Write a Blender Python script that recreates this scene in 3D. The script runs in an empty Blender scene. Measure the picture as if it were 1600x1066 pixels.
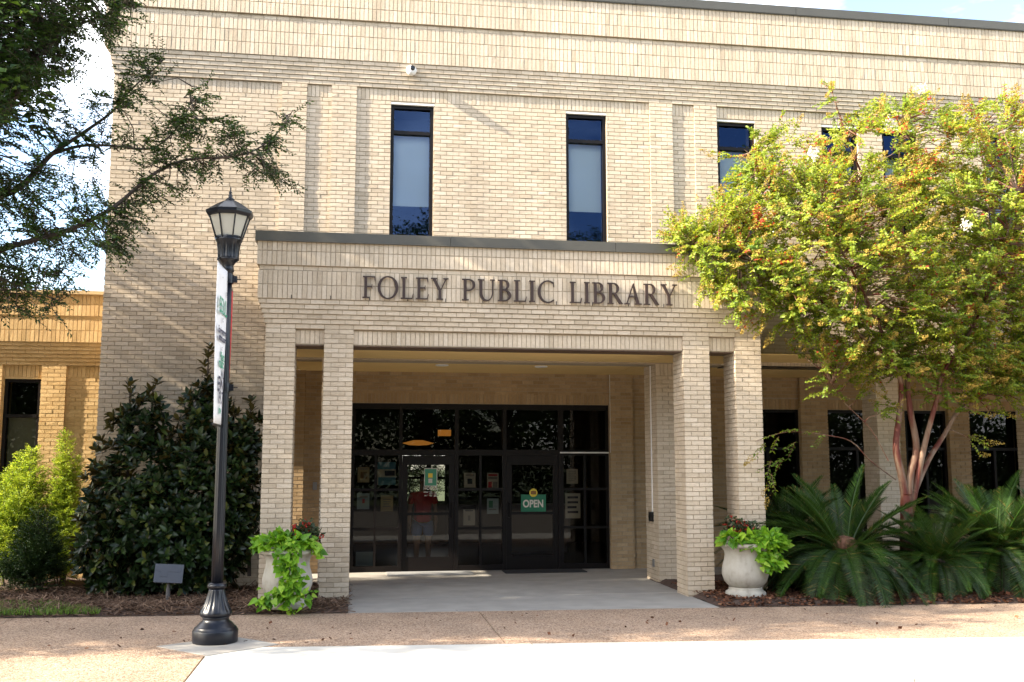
import bpy, math, random
import numpy as np
from mathutils import Vector, Matrix

# ------------------------------------------------------------------ camera
SC = bpy.context.scene
COL = SC.collection
F, YAW, PIT, CH = 1580.0, 0.1516, 0.1218, 1.906      # focal length in photo pixels, heading, tilt, eye height
cam = bpy.data.objects.new('camera', bpy.data.cameras.new('camera'))
COL.objects.link(cam)
cam.location = (0, 0, CH)
cam.rotation_euler = (math.pi / 2 + PIT, 0, -YAW)
cam.data.sensor_width = 36
cam.data.lens = 36 * F / 1600
cam.data.clip_end = 2000
SC.camera = cam

# ------------------------------------------------------------------ light
SUN_TRAVEL = Vector((1.0, 0.155, -0.58)).normalized()
to_sun = -SUN_TRAVEL
EL = math.asin(to_sun.z)
AZ = math.atan2(to_sun.x, to_sun.y)                  # clockwise from +Y
w = bpy.data.worlds.new('World')
SC.world = w
w.use_nodes = True
nt = w.node_tree
nt.nodes.clear()
sky = nt.nodes.new('ShaderNodeTexSky')
sky.sky_type = 'NISHITA'
sky.sun_disc = False
sky.sun_elevation = EL
sky.sun_rotation = AZ
sky.air_density = 1.0
sky.dust_density = 1.2
sky.ozone_density = 1.0
bg = nt.nodes.new('ShaderNodeBackground')
bg.inputs[1].default_value = 0.135
wo = nt.nodes.new('ShaderNodeOutputWorld')
tcw = nt.nodes.new('ShaderNodeTexCoord')
mp = nt.nodes.new('ShaderNodeMapping')
mp.inputs['Location'].default_value = (6.0, 2.0, 6.0)
mp.inputs['Scale'].default_value = (1.0, 1.0, 2.2)
cn = nt.nodes.new('ShaderNodeTexNoise')
cn.inputs['Scale'].default_value = 1.5
cn.inputs['Detail'].default_value = 7
cn.inputs['Roughness'].default_value = 0.58
cr = nt.nodes.new('ShaderNodeValToRGB')
cr.color_ramp.elements[0].position = 0.465
cr.color_ramp.elements[1].position = 0.60
mixc = nt.nodes.new('ShaderNodeMix')
mixc.data_type = 'RGBA'
mixc.inputs['B'].default_value = (9.0, 9.0, 9.2, 1)
nt.links.new(tcw.outputs['Generated'], mp.inputs[0])
nt.links.new(mp.outputs[0], cn.inputs['Vector'])
nt.links.new(cn.outputs['Fac'], cr.inputs[0])
nt.links.new(cr.outputs[0], mixc.inputs['Factor'])
nt.links.new(sky.outputs[0], mixc.inputs['A'])
nt.links.new(mixc.outputs['Result'], bg.inputs[0])
nt.links.new(bg.outputs[0], wo.inputs[0])

sd = bpy.data.lights.new('sun', 'SUN')
sd.energy = 5.0
sd.angle = math.radians(0.55)
sd.color = (1.0, 0.90, 0.74)
sun = bpy.data.objects.new('sun', sd)
COL.objects.link(sun)
sun.rotation_euler = SUN_TRAVEL.to_track_quat('-Z', 'Y').to_euler()
sun.location = (-30, -10, 30)
vs = SC.view_settings
vs.view_transform = 'Standard'
vs.look = 'None'
vs.exposure = 2.08
vs.gamma = 1.0
vs.use_curve_mapping = False
SC.cycles.use_denoising = True
SC.cycles.max_bounces = 8
SC.cycles.transparent_max_bounces = 16
SC.cycles.sample_clamp_indirect = 6

# ------------------------------------------------------------------ helpers
rng = np.random.default_rng(7)
R = random.Random(11)


def at(u, v, Y):
    """Photo pixel (1600 wide) and a depth Y -> point in the place."""
    xc, yc, zc = (u - 800) / F, -(v - 533) / F, 1.0
    d = zc * math.cos(PIT) - yc * math.sin(PIT)
    zz = zc * math.sin(PIT) + yc * math.cos(PIT)
    x = xc * math.cos(YAW) + d * math.sin(YAW)
    y = -xc * math.sin(YAW) + d * math.cos(YAW)
    t = Y / y
    return np.array((x * t, Y, CH + zz * t))


def cam_depth(p):
    return p[0] * math.sin(YAW) + p[1] * math.cos(YAW)


def tag(o, label=None, cat=None, group=None, kind=None):
    if label: o['label'] = label
    if cat: o['category'] = cat
    if group: o['group'] = group
    if kind: o['kind'] = kind
    return o


def link(name, data, parent=None, mat=None, loc=None):
    o = bpy.data.objects.new(name, data)
    COL.objects.link(o)
    if parent is not None:
        o.parent = parent
    if loc is not None:
        o.location = loc
    if mat is not None and data is not None and not data.materials:
        data.materials.append(mat)
    return o


def empty(name, loc=(0, 0, 0), rz=0.0, parent=None):
    o = bpy.data.objects.new(name, None)
    COL.objects.link(o)
    o.location = loc
    o.rotation_euler = (0, 0, rz)
    o.empty_display_size = 0.1
    if parent is not None:
        o.parent = parent
    return o


class MB:
    """Collects shapes; build() links them as one mesh object."""
    def __init__(s):
        s.v, s.f, s.t = [], [], []

    def poly(s, pts, tint=0.5):
        n = len(s.v)
        s.v += [tuple(p) for p in pts]
        s.f.append(tuple(range(n, n + len(pts))))
        s.t.append(tint)

    def mesh(s, vs_, fs, tint=0.5):
        n = len(s.v)
        s.v += [tuple(p) for p in vs_]
        for f in fs:
            s.f.append(tuple(i + n for i in f))
            s.t.append(tint)

    def box(s, x0, x1, y0, y1, z0, z1, tint=0.5):
        v = [(x0, y0, z0), (x1, y0, z0), (x1, y1, z0), (x0, y1, z0), (x0, y0, z1), (x1, y0, z1), (x1, y1, z1), (x0, y1, z1)]
        s.mesh(v, [(0, 3, 2, 1), (4, 5, 6, 7), (0, 1, 5, 4), (1, 2, 6, 5), (2, 3, 7, 6), (3, 0, 4, 7)], tint)

    def tube(s, pts, rad, n=8, cap=True, tint=0.5):
        pts = [Vector(p) for p in pts]
        if not hasattr(rad, '__len__'):
            rad = [rad] * len(pts)
        base = len(s.v)
        up = Vector((0.31, 0.17, 0.93))
        for i, p in enumerate(pts):
            d = (pts[min(i + 1, len(pts) - 1)] - pts[max(i - 1, 0)])
            d = d.normalized() if d.length > 1e-9 else Vector((0, 0, 1))
            a = d.cross(up)
            a = a.normalized() if a.length > 1e-3 else d.cross(Vector((1, 0, 0))).normalized()
            b = d.cross(a)
            for k in range(n):
                th = 2 * math.pi * k / n
                s.v.append(tuple(p + (a * math.cos(th) + b * math.sin(th)) * rad[i]))
        for i in range(len(pts) - 1):
            for k in range(n):
                k2 = (k + 1) % n
                s.f.append((base + i * n + k, base + i * n + k2, base + (i + 1) * n + k2, base + (i + 1) * n + k))
                s.t.append(tint)
        if cap:
            s.f.append(tuple(base + k for k in range(n))); s.t.append(tint)
            e = base + (len(pts) - 1) * n
            s.f.append(tuple(e + k for k in reversed(range(n)))); s.t.append(tint)

    def lathe(s, prof, n=24, cx=0, cy=0, fn=None, cap=True):
        """prof: list of (r, z); fn(theta, r, z) -> r modifies the radius (flutes)."""
        base = len(s.v)
        for r, z in prof:
            for k in range(n):
                th = 2 * math.pi * k / n
                rr = fn(th, r, z) if fn else r
                s.v.append((cx + rr * math.cos(th), cy + rr * math.sin(th), z))
        for i in range(len(prof) - 1):
            for k in range(n):
                k2 = (k + 1) % n
                s.f.append((base + i * n + k, base + i * n + k2, base + (i + 1) * n + k2, base + (i + 1) * n + k))
                s.t.append(0.5)
        if cap:
            s.f.append(tuple(base + k for k in reversed(range(n)))); s.t.append(0.5)
            e = base + (len(prof) - 1) * n
            s.f.append(tuple(e + k for k in range(n))); s.t.append(0.5)

    def data(s, name, mat, smooth=False):
        me = bpy.data.meshes.new(name)
        me.from_pydata(s.v, [], s.f)
        if mat: me.materials.append(mat)
        at_ = me.attributes.new('tint', 'FLOAT', 'FACE')
        at_.data.foreach_set('value', np.array(s.t, dtype=np.float32))
        if smooth:
            me.polygons.foreach_set('use_smooth', np.ones(len(me.polygons), dtype=bool))
        me.update()
        return me

    def build(s, name, mat, parent=None, smooth=False, loc=None):
        return link(name, s.data(name, mat, smooth), parent, None, loc)


def np_mesh(name, V, Fq, mat, parent=None, tint=None, smooth=False):
    """V (n,3) float, Fq (m,k) int: one mesh object from arrays."""
    me = bpy.data.meshes.new(name)
    V = np.asarray(V, dtype=np.float32); Fq = np.asarray(Fq, dtype=np.int32)
    m, k = Fq.shape
    me.vertices.add(len(V)); me.vertices.foreach_set('co', V.ravel())
    me.loops.add(m * k); me.loops.foreach_set('vertex_index', Fq.ravel())
    me.polygons.add(m)
    me.polygons.foreach_set('loop_start', np.arange(0, m * k, k, dtype=np.int32))
    me.polygons.foreach_set('loop_total', np.full(m, k, dtype=np.int32))
    if smooth:
        me.polygons.foreach_set('use_smooth', np.ones(m, dtype=bool))
    if tint is not None:
        a = me.attributes.new('tint', 'FLOAT', 'FACE')
        a.data.foreach_set('value', np.asarray(tint, dtype=np.float32))
    me.update(calc_edges=True)
    me.materials.append(mat)
    return link(name, me, parent)


# ------------------------------------------------------------------ materials
def mat_new(name):
    m = bpy.data.materials.new(name)
    m.use_nodes = True
    n = m.node_tree
    return m, n, n.nodes['Principled BSDF'], n.links


def simple(name, col, rough=0.6, metal=0.0, noise=0.0, nscale=30.0, bump=0.0, bscale=80.0, spec=0.5):
    m, n, p, l = mat_new(name)
    p.inputs['Base Color'].default_value = (*col, 1)
    p.inputs['Roughness'].default_value = rough
    p.inputs['Metallic'].default_value = metal
    p.inputs['Specular IOR Level'].default_value = spec
    tc = n.nodes.new('ShaderNodeTexCoord')
    if noise:
        no = n.nodes.new('ShaderNodeTexNoise'); no.inputs['Scale'].default_value = nscale; no.inputs['Detail'].default_value = 6
        mr = n.nodes.new('ShaderNodeMapRange')
        mr.inputs['From Min'].default_value = 0.25; mr.inputs['From Max'].default_value = 0.75
        mr.inputs['To Min'].default_value = 1 - noise; mr.inputs['To Max'].default_value = 1 + noise
        mx = n.nodes.new('ShaderNodeMix'); mx.data_type = 'RGBA'; mx.blend_type = 'MULTIPLY'; mx.inputs['Factor'].default_value = 1
        mx.inputs['A'].default_value = (*col, 1)
        l.new(tc.outputs['Object'], no.inputs['Vector']); l.new(no.outputs['Fac'], mr.inputs[0]); l.new(mr.outputs[0], mx.inputs['B'])
        l.new(mx.outputs['Result'], p.inputs['Base Color'])
    if bump:
        nb = n.nodes.new('ShaderNodeTexNoise'); nb.inputs['Scale'].default_value = bscale; nb.inputs['Detail'].default_value = 5
        bp = n.nodes.new('ShaderNodeBump'); bp.inputs['Strength'].default_value = bump; bp.inputs['Distance'].default_value = 0.01
        l.new(tc.outputs['Object'], nb.inputs['Vector']); l.new(nb.outputs['Fac'], bp.inputs['Height']); l.new(bp.outputs[0], p.inputs['Normal'])
    return m


def brick_mat(name, ramp, per_object=False, bump=0.35):
    m, n, p, l = mat_new(name)
    p.inputs['Roughness'].default_value = 0.85
    p.inputs['Specular IOR Level'].default_value = 0.25
    if per_object:
        oi = n.nodes.new('ShaderNodeObjectInfo'); src = oi.outputs['Random']
    else:
        a = n.nodes.new('ShaderNodeAttribute'); a.attribute_name = 'tint'; src = a.outputs['Fac']
    cr = n.nodes.new('ShaderNodeValToRGB')
    while len(cr.color_ramp.elements) < len(ramp): cr.color_ramp.elements.new(0.5)
    for e, (pos, c) in zip(cr.color_ramp.elements, ramp):
        e.position = pos; e.color = (*c, 1)
    g = n.nodes.new('ShaderNodeNewGeometry')
    no = n.nodes.new('ShaderNodeTexNoise'); no.inputs['Scale'].default_value = 26; no.inputs['Detail'].default_value = 6; no.inputs['Roughness'].default_value = 0.65
    big = n.nodes.new('ShaderNodeTexNoise'); big.inputs['Scale'].default_value = 1.1; big.inputs['Detail'].default_value = 6
    mpg = n.nodes.new('ShaderNodeMapping'); mpg.inputs['Scale'].default_value = (1.6, 1.6, 0.35)
    mr = n.nodes.new('ShaderNodeMapRange'); mr.inputs['From Min'].default_value = 0.3; mr.inputs['From Max'].default_value = 0.7
    mr.inputs['To Min'].default_value = 0.9; mr.inputs['To Max'].default_value = 1.08
    mr2 = n.nodes.new('ShaderNodeMapRange'); mr2.inputs['From Min'].default_value = 0.3; mr2.inputs['From Max'].default_value = 0.7
    mr2.inputs['To Min'].default_value = 0.86; mr2.inputs['To Max'].default_value = 1.06
    mu = n.nodes.new('ShaderNodeMath'); mu.operation = 'MULTIPLY'
    mx = n.nodes.new('ShaderNodeMix'); mx.data_type = 'RGBA'; mx.blend_type = 'MULTIPLY'; mx.inputs['Factor'].default_value = 1
    bp = n.nodes.new('ShaderNodeBump'); bp.inputs['Strength'].default_value = bump; bp.inputs['Distance'].default_value = 0.006
    l.new(src, cr.inputs[0])
    l.new(g.outputs['Position'], no.inputs['Vector']); l.new(g.outputs['Position'], mpg.inputs[0]); l.new(mpg.outputs[0], big.inputs['Vector'])
    l.new(no.outputs['Fac'], mr.inputs[0]); l.new(big.outputs['Fac'], mr2.inputs[0])
    l.new(mr.outputs[0], mu.inputs[0]); l.new(mr2.outputs[0], mu.inputs[1])
    l.new(cr.outputs[0], mx.inputs['A']); l.new(mu.outputs[0], mx.inputs['B'])
    l.new(mx.outputs['Result'], p.inputs['Base Color'])
    l.new(no.outputs['Fac'], bp.inputs['Height']); l.new(bp.outputs[0], p.inputs['Normal'])
    return m


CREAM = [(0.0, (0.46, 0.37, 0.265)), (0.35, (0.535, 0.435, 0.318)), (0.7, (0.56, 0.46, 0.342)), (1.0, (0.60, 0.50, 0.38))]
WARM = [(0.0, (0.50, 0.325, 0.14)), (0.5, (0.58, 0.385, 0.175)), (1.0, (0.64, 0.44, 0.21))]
SHADED_CREAM = [(0.0, (0.33, 0.22, 0.115)), (0.5, (0.40, 0.275, 0.15)), (1.0, (0.45, 0.32, 0.185))]  # cream brick with porch shade and warm bounce painted into the colour
M_SHADED = brick_mat('shaded_cream_brick', SHADED_CREAM)
M_BRICK = brick_mat('cream_brick', CREAM)
M_BRICK1 = brick_mat('cream_brick_single', CREAM, per_object=True)
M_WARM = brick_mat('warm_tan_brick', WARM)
M_MORTAR = simple('mortar', (0.36, 0.29, 0.205), 0.95, noise=0.12, nscale=12)
M_MORTARW = simple('light_mortar', (0.60, 0.43, 0.21), 0.95, noise=0.12, nscale=12)
M_COPING = simple('dark_metal_coping', (0.085, 0.078, 0.062), 0.45, 0.3, noise=0.08, nscale=3)
M_COPINGW = simple('tan_coping', (0.46, 0.33, 0.17), 0.7, noise=0.08, nscale=3)
M_BRONZE = simple('bronze_frame', (0.006, 0.004, 0.0035), 0.45, 0.0, spec=0.2)
M_LINTEL = simple('brown_lintel', (0.10, 0.06, 0.035), 0.6)
M_WHITELINE = simple('white_sealant', (0.72, 0.70, 0.66), 0.6)
M_SOFFIT = simple('plaster_soffit', (0.74, 0.52, 0.21), 0.9, noise=0.04, nscale=4)
M_DARKROOM = simple('dark_interior', (0.035, 0.026, 0.018), 0.9)
M_INTFLOOR = simple('interior_floor', (0.06, 0.035, 0.025), 0.35)
M_WOODINT = simple('interior_wood', (0.07, 0.03, 0.012), 0.5)
M_WHITE = simple('white_paint', (0.78, 0.78, 0.78), 0.35)
M_BLACK = simple('black_plastic', (0.008, 0.008, 0.009), 0.3)
M_STEEL = simple('grey_steel', (0.30, 0.30, 0.30), 0.4, 0.7)
M_LETTER = simple('dark_bronze_letter', (0.045, 0.026, 0.020), 0.5, 0.3)
M_LAMPBLK = simple('black_cast_metal', (0.004, 0.005, 0.009), 0.33, 0.0, spec=0.4)
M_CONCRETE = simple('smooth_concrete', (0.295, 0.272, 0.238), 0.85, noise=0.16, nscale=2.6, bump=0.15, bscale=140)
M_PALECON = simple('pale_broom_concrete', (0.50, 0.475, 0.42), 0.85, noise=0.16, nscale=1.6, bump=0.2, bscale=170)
M_STONE = None


def glass_mat(name, tint, refl, coat=(1, 1, 1), blend=0.35):
    m = bpy.data.materials.new(name); m.use_nodes = True
    n = m.node_tree; n.nodes.clear(); l = n.links
    out = n.nodes.new('ShaderNodeOutputMaterial')
    tr = n.nodes.new('ShaderNodeBsdfTransparent'); tr.inputs[0].default_value = (*tint, 1)
    gl = n.nodes.new('ShaderNodeBsdfGlossy'); gl.inputs['Roughness'].default_value = 0.01; gl.inputs['Color'].default_value = (*coat, 1)
    fr = n.nodes.new('ShaderNodeLayerWeight'); fr.inputs['Blend'].default_value = blend
    mr = n.nodes.new('ShaderNodeMapRange'); mr.inputs['To Min'].default_value = refl; mr.inputs['To Max'].default_value = 1.0
    mx = n.nodes.new('ShaderNodeMixShader')
    l.new(fr.outputs['Fresnel'], mr.inputs[0]); l.new(mr.outputs[0], mx.inputs[0])
    l.new(tr.outputs[0], mx.inputs[1]); l.new(gl.outputs[0], mx.inputs[2]); l.new(mx.outputs[0], out.inputs[0])
    return m


M_GLASS = glass_mat('dark_tinted_glass', (0.42, 0.40, 0.35), 0.0, blend=0.24)
M_SKYGLASS = glass_mat('blue_coated_glass', (0.72, 0.76, 0.76), 0.035, (0.26, 0.46, 1.0), blend=0.22)


def leaf_mat(name, ramp, trans=0.35, rough=0.5, spec=0.35, per_object=False, back=None):
    m = bpy.data.materials.new(name); m.use_nodes = True
    n = m.node_tree; n.nodes.clear(); l = n.links
    out = n.nodes.new('ShaderNodeOutputMaterial')
    p = n.nodes.new('ShaderNodeBsdfPrincipled')
    p.inputs['Roughness'].default_value = rough; p.inputs['Specular IOR Level'].default_value = spec
    if per_object:
        oi = n.nodes.new('ShaderNodeObjectInfo'); src = oi.outputs['Random']
    else:
        a = n.nodes.new('ShaderNodeAttribute'); a.attribute_name = 'tint'; src = a.outputs['Fac']
    cr = n.nodes.new('ShaderNodeValToRGB')
    while len(cr.color_ramp.elements) < len(ramp): cr.color_ramp.elements.new(0.5)
    for e, (pos, c) in zip(cr.color_ramp.elements, ramp):
        e.position = pos; e.color = (*c, 1)
    l.new(src, cr.inputs[0])
    colout = cr.outputs[0]
    if back:
        g = n.nodes.new('ShaderNodeNewGeometry')
        mb = n.nodes.new('ShaderNodeMix'); mb.data_type = 'RGBA'
        mb.inputs['B'].default_value = (*back, 1)
        l.new(g.outputs['Backfacing'], mb.inputs['Factor']); l.new(cr.outputs[0], mb.inputs['A'])
        colout = mb.outputs['Result']
    l.new(colout, p.inputs['Base Color'])
    if trans > 0:
        tl = n.nodes.new('ShaderNodeBsdfTranslucent')
        hs = n.nodes.new('ShaderNodeMix'); hs.data_type = 'RGBA'; hs.blend_type = 'MULTIPLY'; hs.inputs['Factor'].default_value = 1
        hs.inputs['B'].default_value = (1.0, 1.0, 0.95, 1) if 'glass' in name else (1.25, 1.15, 0.45, 1)
        l.new(colout, hs.inputs['A']); l.new(hs.outputs['Result'], tl.inputs[0])
        mx = n.nodes.new('ShaderNodeMixShader'); mx.inputs[0].default_value = trans
        l.new(p.outputs[0], mx.inputs[1]); l.new(tl.outputs[0], mx.inputs[2]); l.new(mx.outputs[0], out.inputs[0])
    else:
        l.new(p.outputs[0], out.inputs[0])
    return m


M_LANTERN = leaf_mat('frosted_lantern_glass', [(0, (0.70, 0.67, 0.58)), (1, (0.70, 0.67, 0.58))], 0.5, 0.12, 0.6)
M_ELM = leaf_mat('elm_leaf', [(0, (0.016, 0.038, 0.010)), (0.6, (0.036, 0.076, 0.015)), (1, (0.090, 0.155, 0.024))], 0.3)
M_MYRTLE = leaf_mat('myrtle_leaf', [(0, (0.09, 0.17, 0.020)), (0.45, (0.23, 0.31, 0.032)), (0.85, (0.38, 0.42, 0.05)), (0.955, (0.42, 0.37, 0.06)), (0.985, (0.33, 0.085, 0.03)), (1, (0.40, 0.06, 0.03))], 0.5)
M_SEED = leaf_mat('golden_seed', [(0, (0.26, 0.17, 0.03)), (1, (0.46, 0.33, 0.06))], 0.2)
M_PETAL = leaf_mat('white_petal', [(0, (0.70, 0.66, 0.60)), (1, (0.80, 0.78, 0.72))], 0.25)
M_MAG = leaf_mat('magnolia_leaf', [(0, (0.006, 0.014, 0.004)), (0.7, (0.014, 0.030, 0.007)), (0.9, (0.032, 0.055, 0.012)), (1, (0.11, 0.12, 0.025))], 0.05, 0.32, 0.28, back=(0.075, 0.062, 0.018))
M_MAG1 = leaf_mat('magnolia_leaf_single', [(0, (0.006, 0.014, 0.004)), (0.7, (0.014, 0.030, 0.007)), (0.9, (0.032, 0.055, 0.012)), (1, (0.11, 0.12, 0.025))], 0.05, 0.32, 0.28, per_object=True, back=(0.075, 0.062, 0.018))
M_LIME = leaf_mat('lime_vine_leaf', [(0, (0.07, 0.19, 0.014)), (0.4, (0.17, 0.36, 0.024)), (0.8, (0.27, 0.47, 0.035)), (1, (0.40, 0.56, 0.08))], 0.4, 0.4, per_object=True)
M_LIME2 = leaf_mat('lime_vine_leaf_mass', [(0, (0.07, 0.19, 0.014)), (0.4, (0.17, 0.36, 0.024)), (0.8, (0.27, 0.47, 0.035)), (1, (0.40, 0.56, 0.08))], 0.4, 0.4)
M_BEGONIA = leaf_mat('begonia_leaf', [(0, (0.018, 0.035, 0.012)), (1, (0.05, 0.065, 0.02))], 0.15)
M_RED = leaf_mat('red_petal', [(0, (0.30, 0.015, 0.010)), (1, (0.48, 0.035, 0.02))], 0.3)
M_FERNY = leaf_mat('fine_green_leaf', [(0, (0.03, 0.08, 0.02)), (1, (0.06, 0.14, 0.03))], 0.3)
M_SHRUB = leaf_mat('yellow_green_shrub_leaf', [(0, (0.13, 0.22, 0.025)), (0.6, (0.28, 0.39, 0.05)), (1, (0.44, 0.52, 0.09))], 0.45)
M_DKSHRUB = leaf_mat('dark_shrub_leaf', [(0, (0.012, 0.030, 0.008)), (1, (0.04, 0.075, 0.018))], 0.2)
M_PALM = leaf_mat('sago_leaflet', [(0, (0.012, 0.036, 0.006)), (0.6, (0.028, 0.068, 0.009)), (0.93, (0.065, 0.11, 0.016)), (1, (0.20, 0.14, 0.04))], 0.2, 0.4, 0.35)
M_CONE = simple('sago_cone_felt', (0.12, 0.055, 0.03), 0.9, noise=0.35, nscale=40, bump=0.5, bscale=60)
M_GRASS = leaf_mat('lawn_blade', [(0, (0.07, 0.15, 0.02)), (1, (0.16, 0.27, 0.04))], 0.35)
M_STRAW = leaf_mat('pine_straw', [(0, (0.070, 0.040, 0.025)), (0.6, (0.13, 0.078, 0.050)), (1, (0.24, 0.16, 0.11))], 0.0, 0.9, 0.1)
M_CHIP = leaf_mat('bark_chip', [(0, (0.045, 0.020, 0.012)), (0.7, (0.12, 0.05, 0.028)), (1, (0.22, 0.11, 0.06))], 0.0, 0.9, 0.1)
M_MULCH = simple('mulch_soil', (0.065, 0.038, 0.026), 0.95, noise=0.45, nscale=14, bump=0.9, bscale=30)
M_BARK = simple('grey_brown_bark', (0.075, 0.055, 0.042), 0.9, noise=0.3, nscale=9, bump=0.6, bscale=25)
M_GROUND = simple('dull_turf', (0.06, 0.085, 0.03), 0.95, noise=0.3, nscale=0.6)
M_ASPHALT = simple('worn_gravelly_road', (0.17, 0.15, 0.125), 0.9, noise=0.35, nscale=90, bump=0.7, bscale=120)


def aggregate_mat():
    m, n, p, l = mat_new('exposed_aggregate')
    p.inputs['Roughness'].default_value = 0.85
    g = n.nodes.new('ShaderNodeNewGeometry')
    vo = n.nodes.new('ShaderNodeTexVoronoi'); vo.inputs['Scale'].default_value = 75
    cr = n.nodes.new('ShaderNodeValToRGB')
    cols = [(0.0, (0.125, 0.07, 0.042)), (0.3, (0.25, 0.16, 0.097)), (0.6, (0.335, 0.22, 0.14)), (1.0, (0.48, 0.36, 0.26))]
    while len(cr.color_ramp.elements) < 4: cr.color_ramp.elements.new(0.5)
    for e, (pos, c) in zip(cr.color_ramp.elements, cols): e.position = pos; e.color = (*c, 1)
    sx = n.nodes.new('ShaderNodeSeparateColor')
    no = n.nodes.new('ShaderNodeTexNoise'); no.inputs['Scale'].default_value = 1.3; no.inputs['Detail'].default_value = 8
    mr = n.nodes.new('ShaderNodeMapRange'); mr.inputs['From Min'].default_value = 0.3; mr.inputs['From Max'].default_value = 0.7
    mr.inputs['To Min'].default_value = 0.82; mr.inputs['To Max'].default_value = 1.12
    mx = n.nodes.new('ShaderNodeMix'); mx.data_type = 'RGBA'; mx.blend_type = 'MULTIPLY'; mx.inputs['Factor'].default_value = 1
    bp = n.nodes.new('ShaderNodeBump'); bp.inputs['Strength'].default_value = 0.6; bp.inputs['Distance'].default_value = 0.006
    l.new(g.outputs['Position'], vo.inputs['Vector']); l.new(g.outputs['Position'], no.inputs['Vector'])
    l.new(vo.outputs['Color'], sx.inputs[0]); l.new(sx.outputs[0], cr.inputs[0]); l.new(no.outputs['Fac'], mr.inputs[0])
    l.new(cr.outputs[0], mx.inputs['A']); l.new(mr.outputs[0], mx.inputs['B']); l.new(mx.outputs['Result'], p.inputs['Base Color'])
    l.new(vo.outputs['Distance'], bp.inputs['Height']); bp.invert = True; l.new(bp.outputs[0], p.inputs['Normal'])
    return m


M_AGG = aggregate_mat()


def stone_mat():
    m, n, p, l = mat_new('weathered_cast_stone')
    p.inputs['Roughness'].default_value = 0.85
    tc = n.nodes.new('ShaderNodeTexCoord')
    no = n.nodes.new('ShaderNodeTexNoise'); no.inputs['Scale'].default_value = 6; no.inputs['Detail'].default_value = 8; no.inputs['Roughness'].default_value = 0.65
    st = n.nodes.new('ShaderNodeTexNoise'); st.inputs['Scale'].default_value = 9; st.inputs['Detail'].default_value = 4
    ma = n.nodes.new('ShaderNodeMapping'); ma.inputs['Scale'].default_value = (1, 1, 0.12)
    cr = n.nodes.new('ShaderNodeValToRGB')
    cols = [(0.28, (0.17, 0.15, 0.115)), (0.45, (0.36, 0.33, 0.275)), (0.7, (0.47, 0.44, 0.38))]
    while len(cr.color_ramp.elements) < 3: cr.color_ramp.elements.new(0.5)
    for e, (pos, c) in zip(cr.color_ramp.elements, cols): e.position = pos; e.color = (*c, 1)
    av = n.nodes.new('ShaderNodeMix'); av.inputs['Factor'].default_value = 0.5
    bp = n.nodes.new('ShaderNodeBump'); bp.inputs['Strength'].default_value = 0.3; bp.inputs['Distance'].default_value = 0.01
    l.new(tc.outputs['Object'], no.inputs['Vector']); l.new(tc.outputs['Object'], ma.inputs[0]); l.new(ma.outputs[0], st.inputs['Vector'])
    l.new(no.outputs['Fac'], av.inputs['A']); l.new(st.outputs['Fac'], av.inputs['B'])
    l.new(av.outputs['Result'], cr.inputs[0]); l.new(cr.outputs[0], p.inputs['Base Color'])
    l.new(no.outputs['Fac'], bp.inputs['Height']); l.new(bp.outputs[0], p.inputs['Normal'])
    return m


M_STONE = stone_mat()


def myrtle_bark():
    m, n, p, l = mat_new('peeling_myrtle_bark')
    p.inputs['Roughness'].default_value = 0.7
    tc = n.nodes.new('ShaderNodeTexCoord')
    ma = n.nodes.new('ShaderNodeMapping'); ma.inputs['Scale'].default_value = (1, 1, 0.28)
    no = n.nodes.new('ShaderNodeTexNoise'); no.inputs['Scale'].default_value = 7; no.inputs['Detail'].default_value = 5
    cr = n.nodes.new('ShaderNodeValToRGB')
    cols = [(0.40, (0.10, 0.018, 0.008)), (0.47, (0.13, 0.05, 0.025)), (0.55, (0.17, 0.10, 0.06)), (0.78, (0.23, 0.16, 0.115))]
    while len(cr.color_ramp.elements) < 4: cr.color_ramp.elements.new(0.5)
    for e, (pos, c) in zip(cr.color_ramp.elements, cols): e.position = pos; e.color = (*c, 1)
    l.new(tc.outputs['Object'], ma.inputs[0]); l.new(ma.outputs[0], no.inputs['Vector']); l.new(no.outputs['Fac'], cr.inputs[0])
    l.new(cr.outputs[0], p.inputs['Base Color'])
    return m


M_MBARK = myrtle_bark()
M_RECDOT = simple('red_banner_cloth', (0.55, 0.02, 0.03), 0.7)
M_BANNER = simple('white_banner_cloth', (0.74, 0.72, 0.72), 0.7)
M_INKG = simple('green_ink', (0.03, 0.25, 0.14), 0.7)
M_INKD = simple('dark_ink', (0.03, 0.03, 0.06), 0.7)


def emit(name, col, s):
    m = bpy.data.materials.new(name); m.use_nodes = True
    p = m.node_tree.nodes['Principled BSDF']
    p.inputs['Base Color'].default_value = (*col, 1); p.inputs['Emission Color'].default_value = (*col, 1); p.inputs['Emission Strength'].default_value = s
    return m


# ------------------------------------------------------------------ ground, road, walk
GZ = 0.0


def sheet(name, pts, z, mat, thick=0.0, parent=None):
    b = MB()
    top = [(x, y, z) for x, y in pts]
    b.poly(top)
    if thick:
        n = len(pts)
        for i in range(n):
            a, c = pts[i], pts[(i + 1) % n]
            b.poly([(a[0], a[1], z - thick), (c[0], c[1], z - thick), (c[0], c[1], z), (a[0], a[1], z)])
    return b.build(name, mat, parent)


def bedY(x): return 13.575 - 0.0485 * x       # back edge of the walk
def conY(x): return 11.16 - 0.075 * x         # edge between aggregate walk and pale concrete
def kerbY(x): return 9.21 - 0.095 * x         # kerb line


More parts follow.
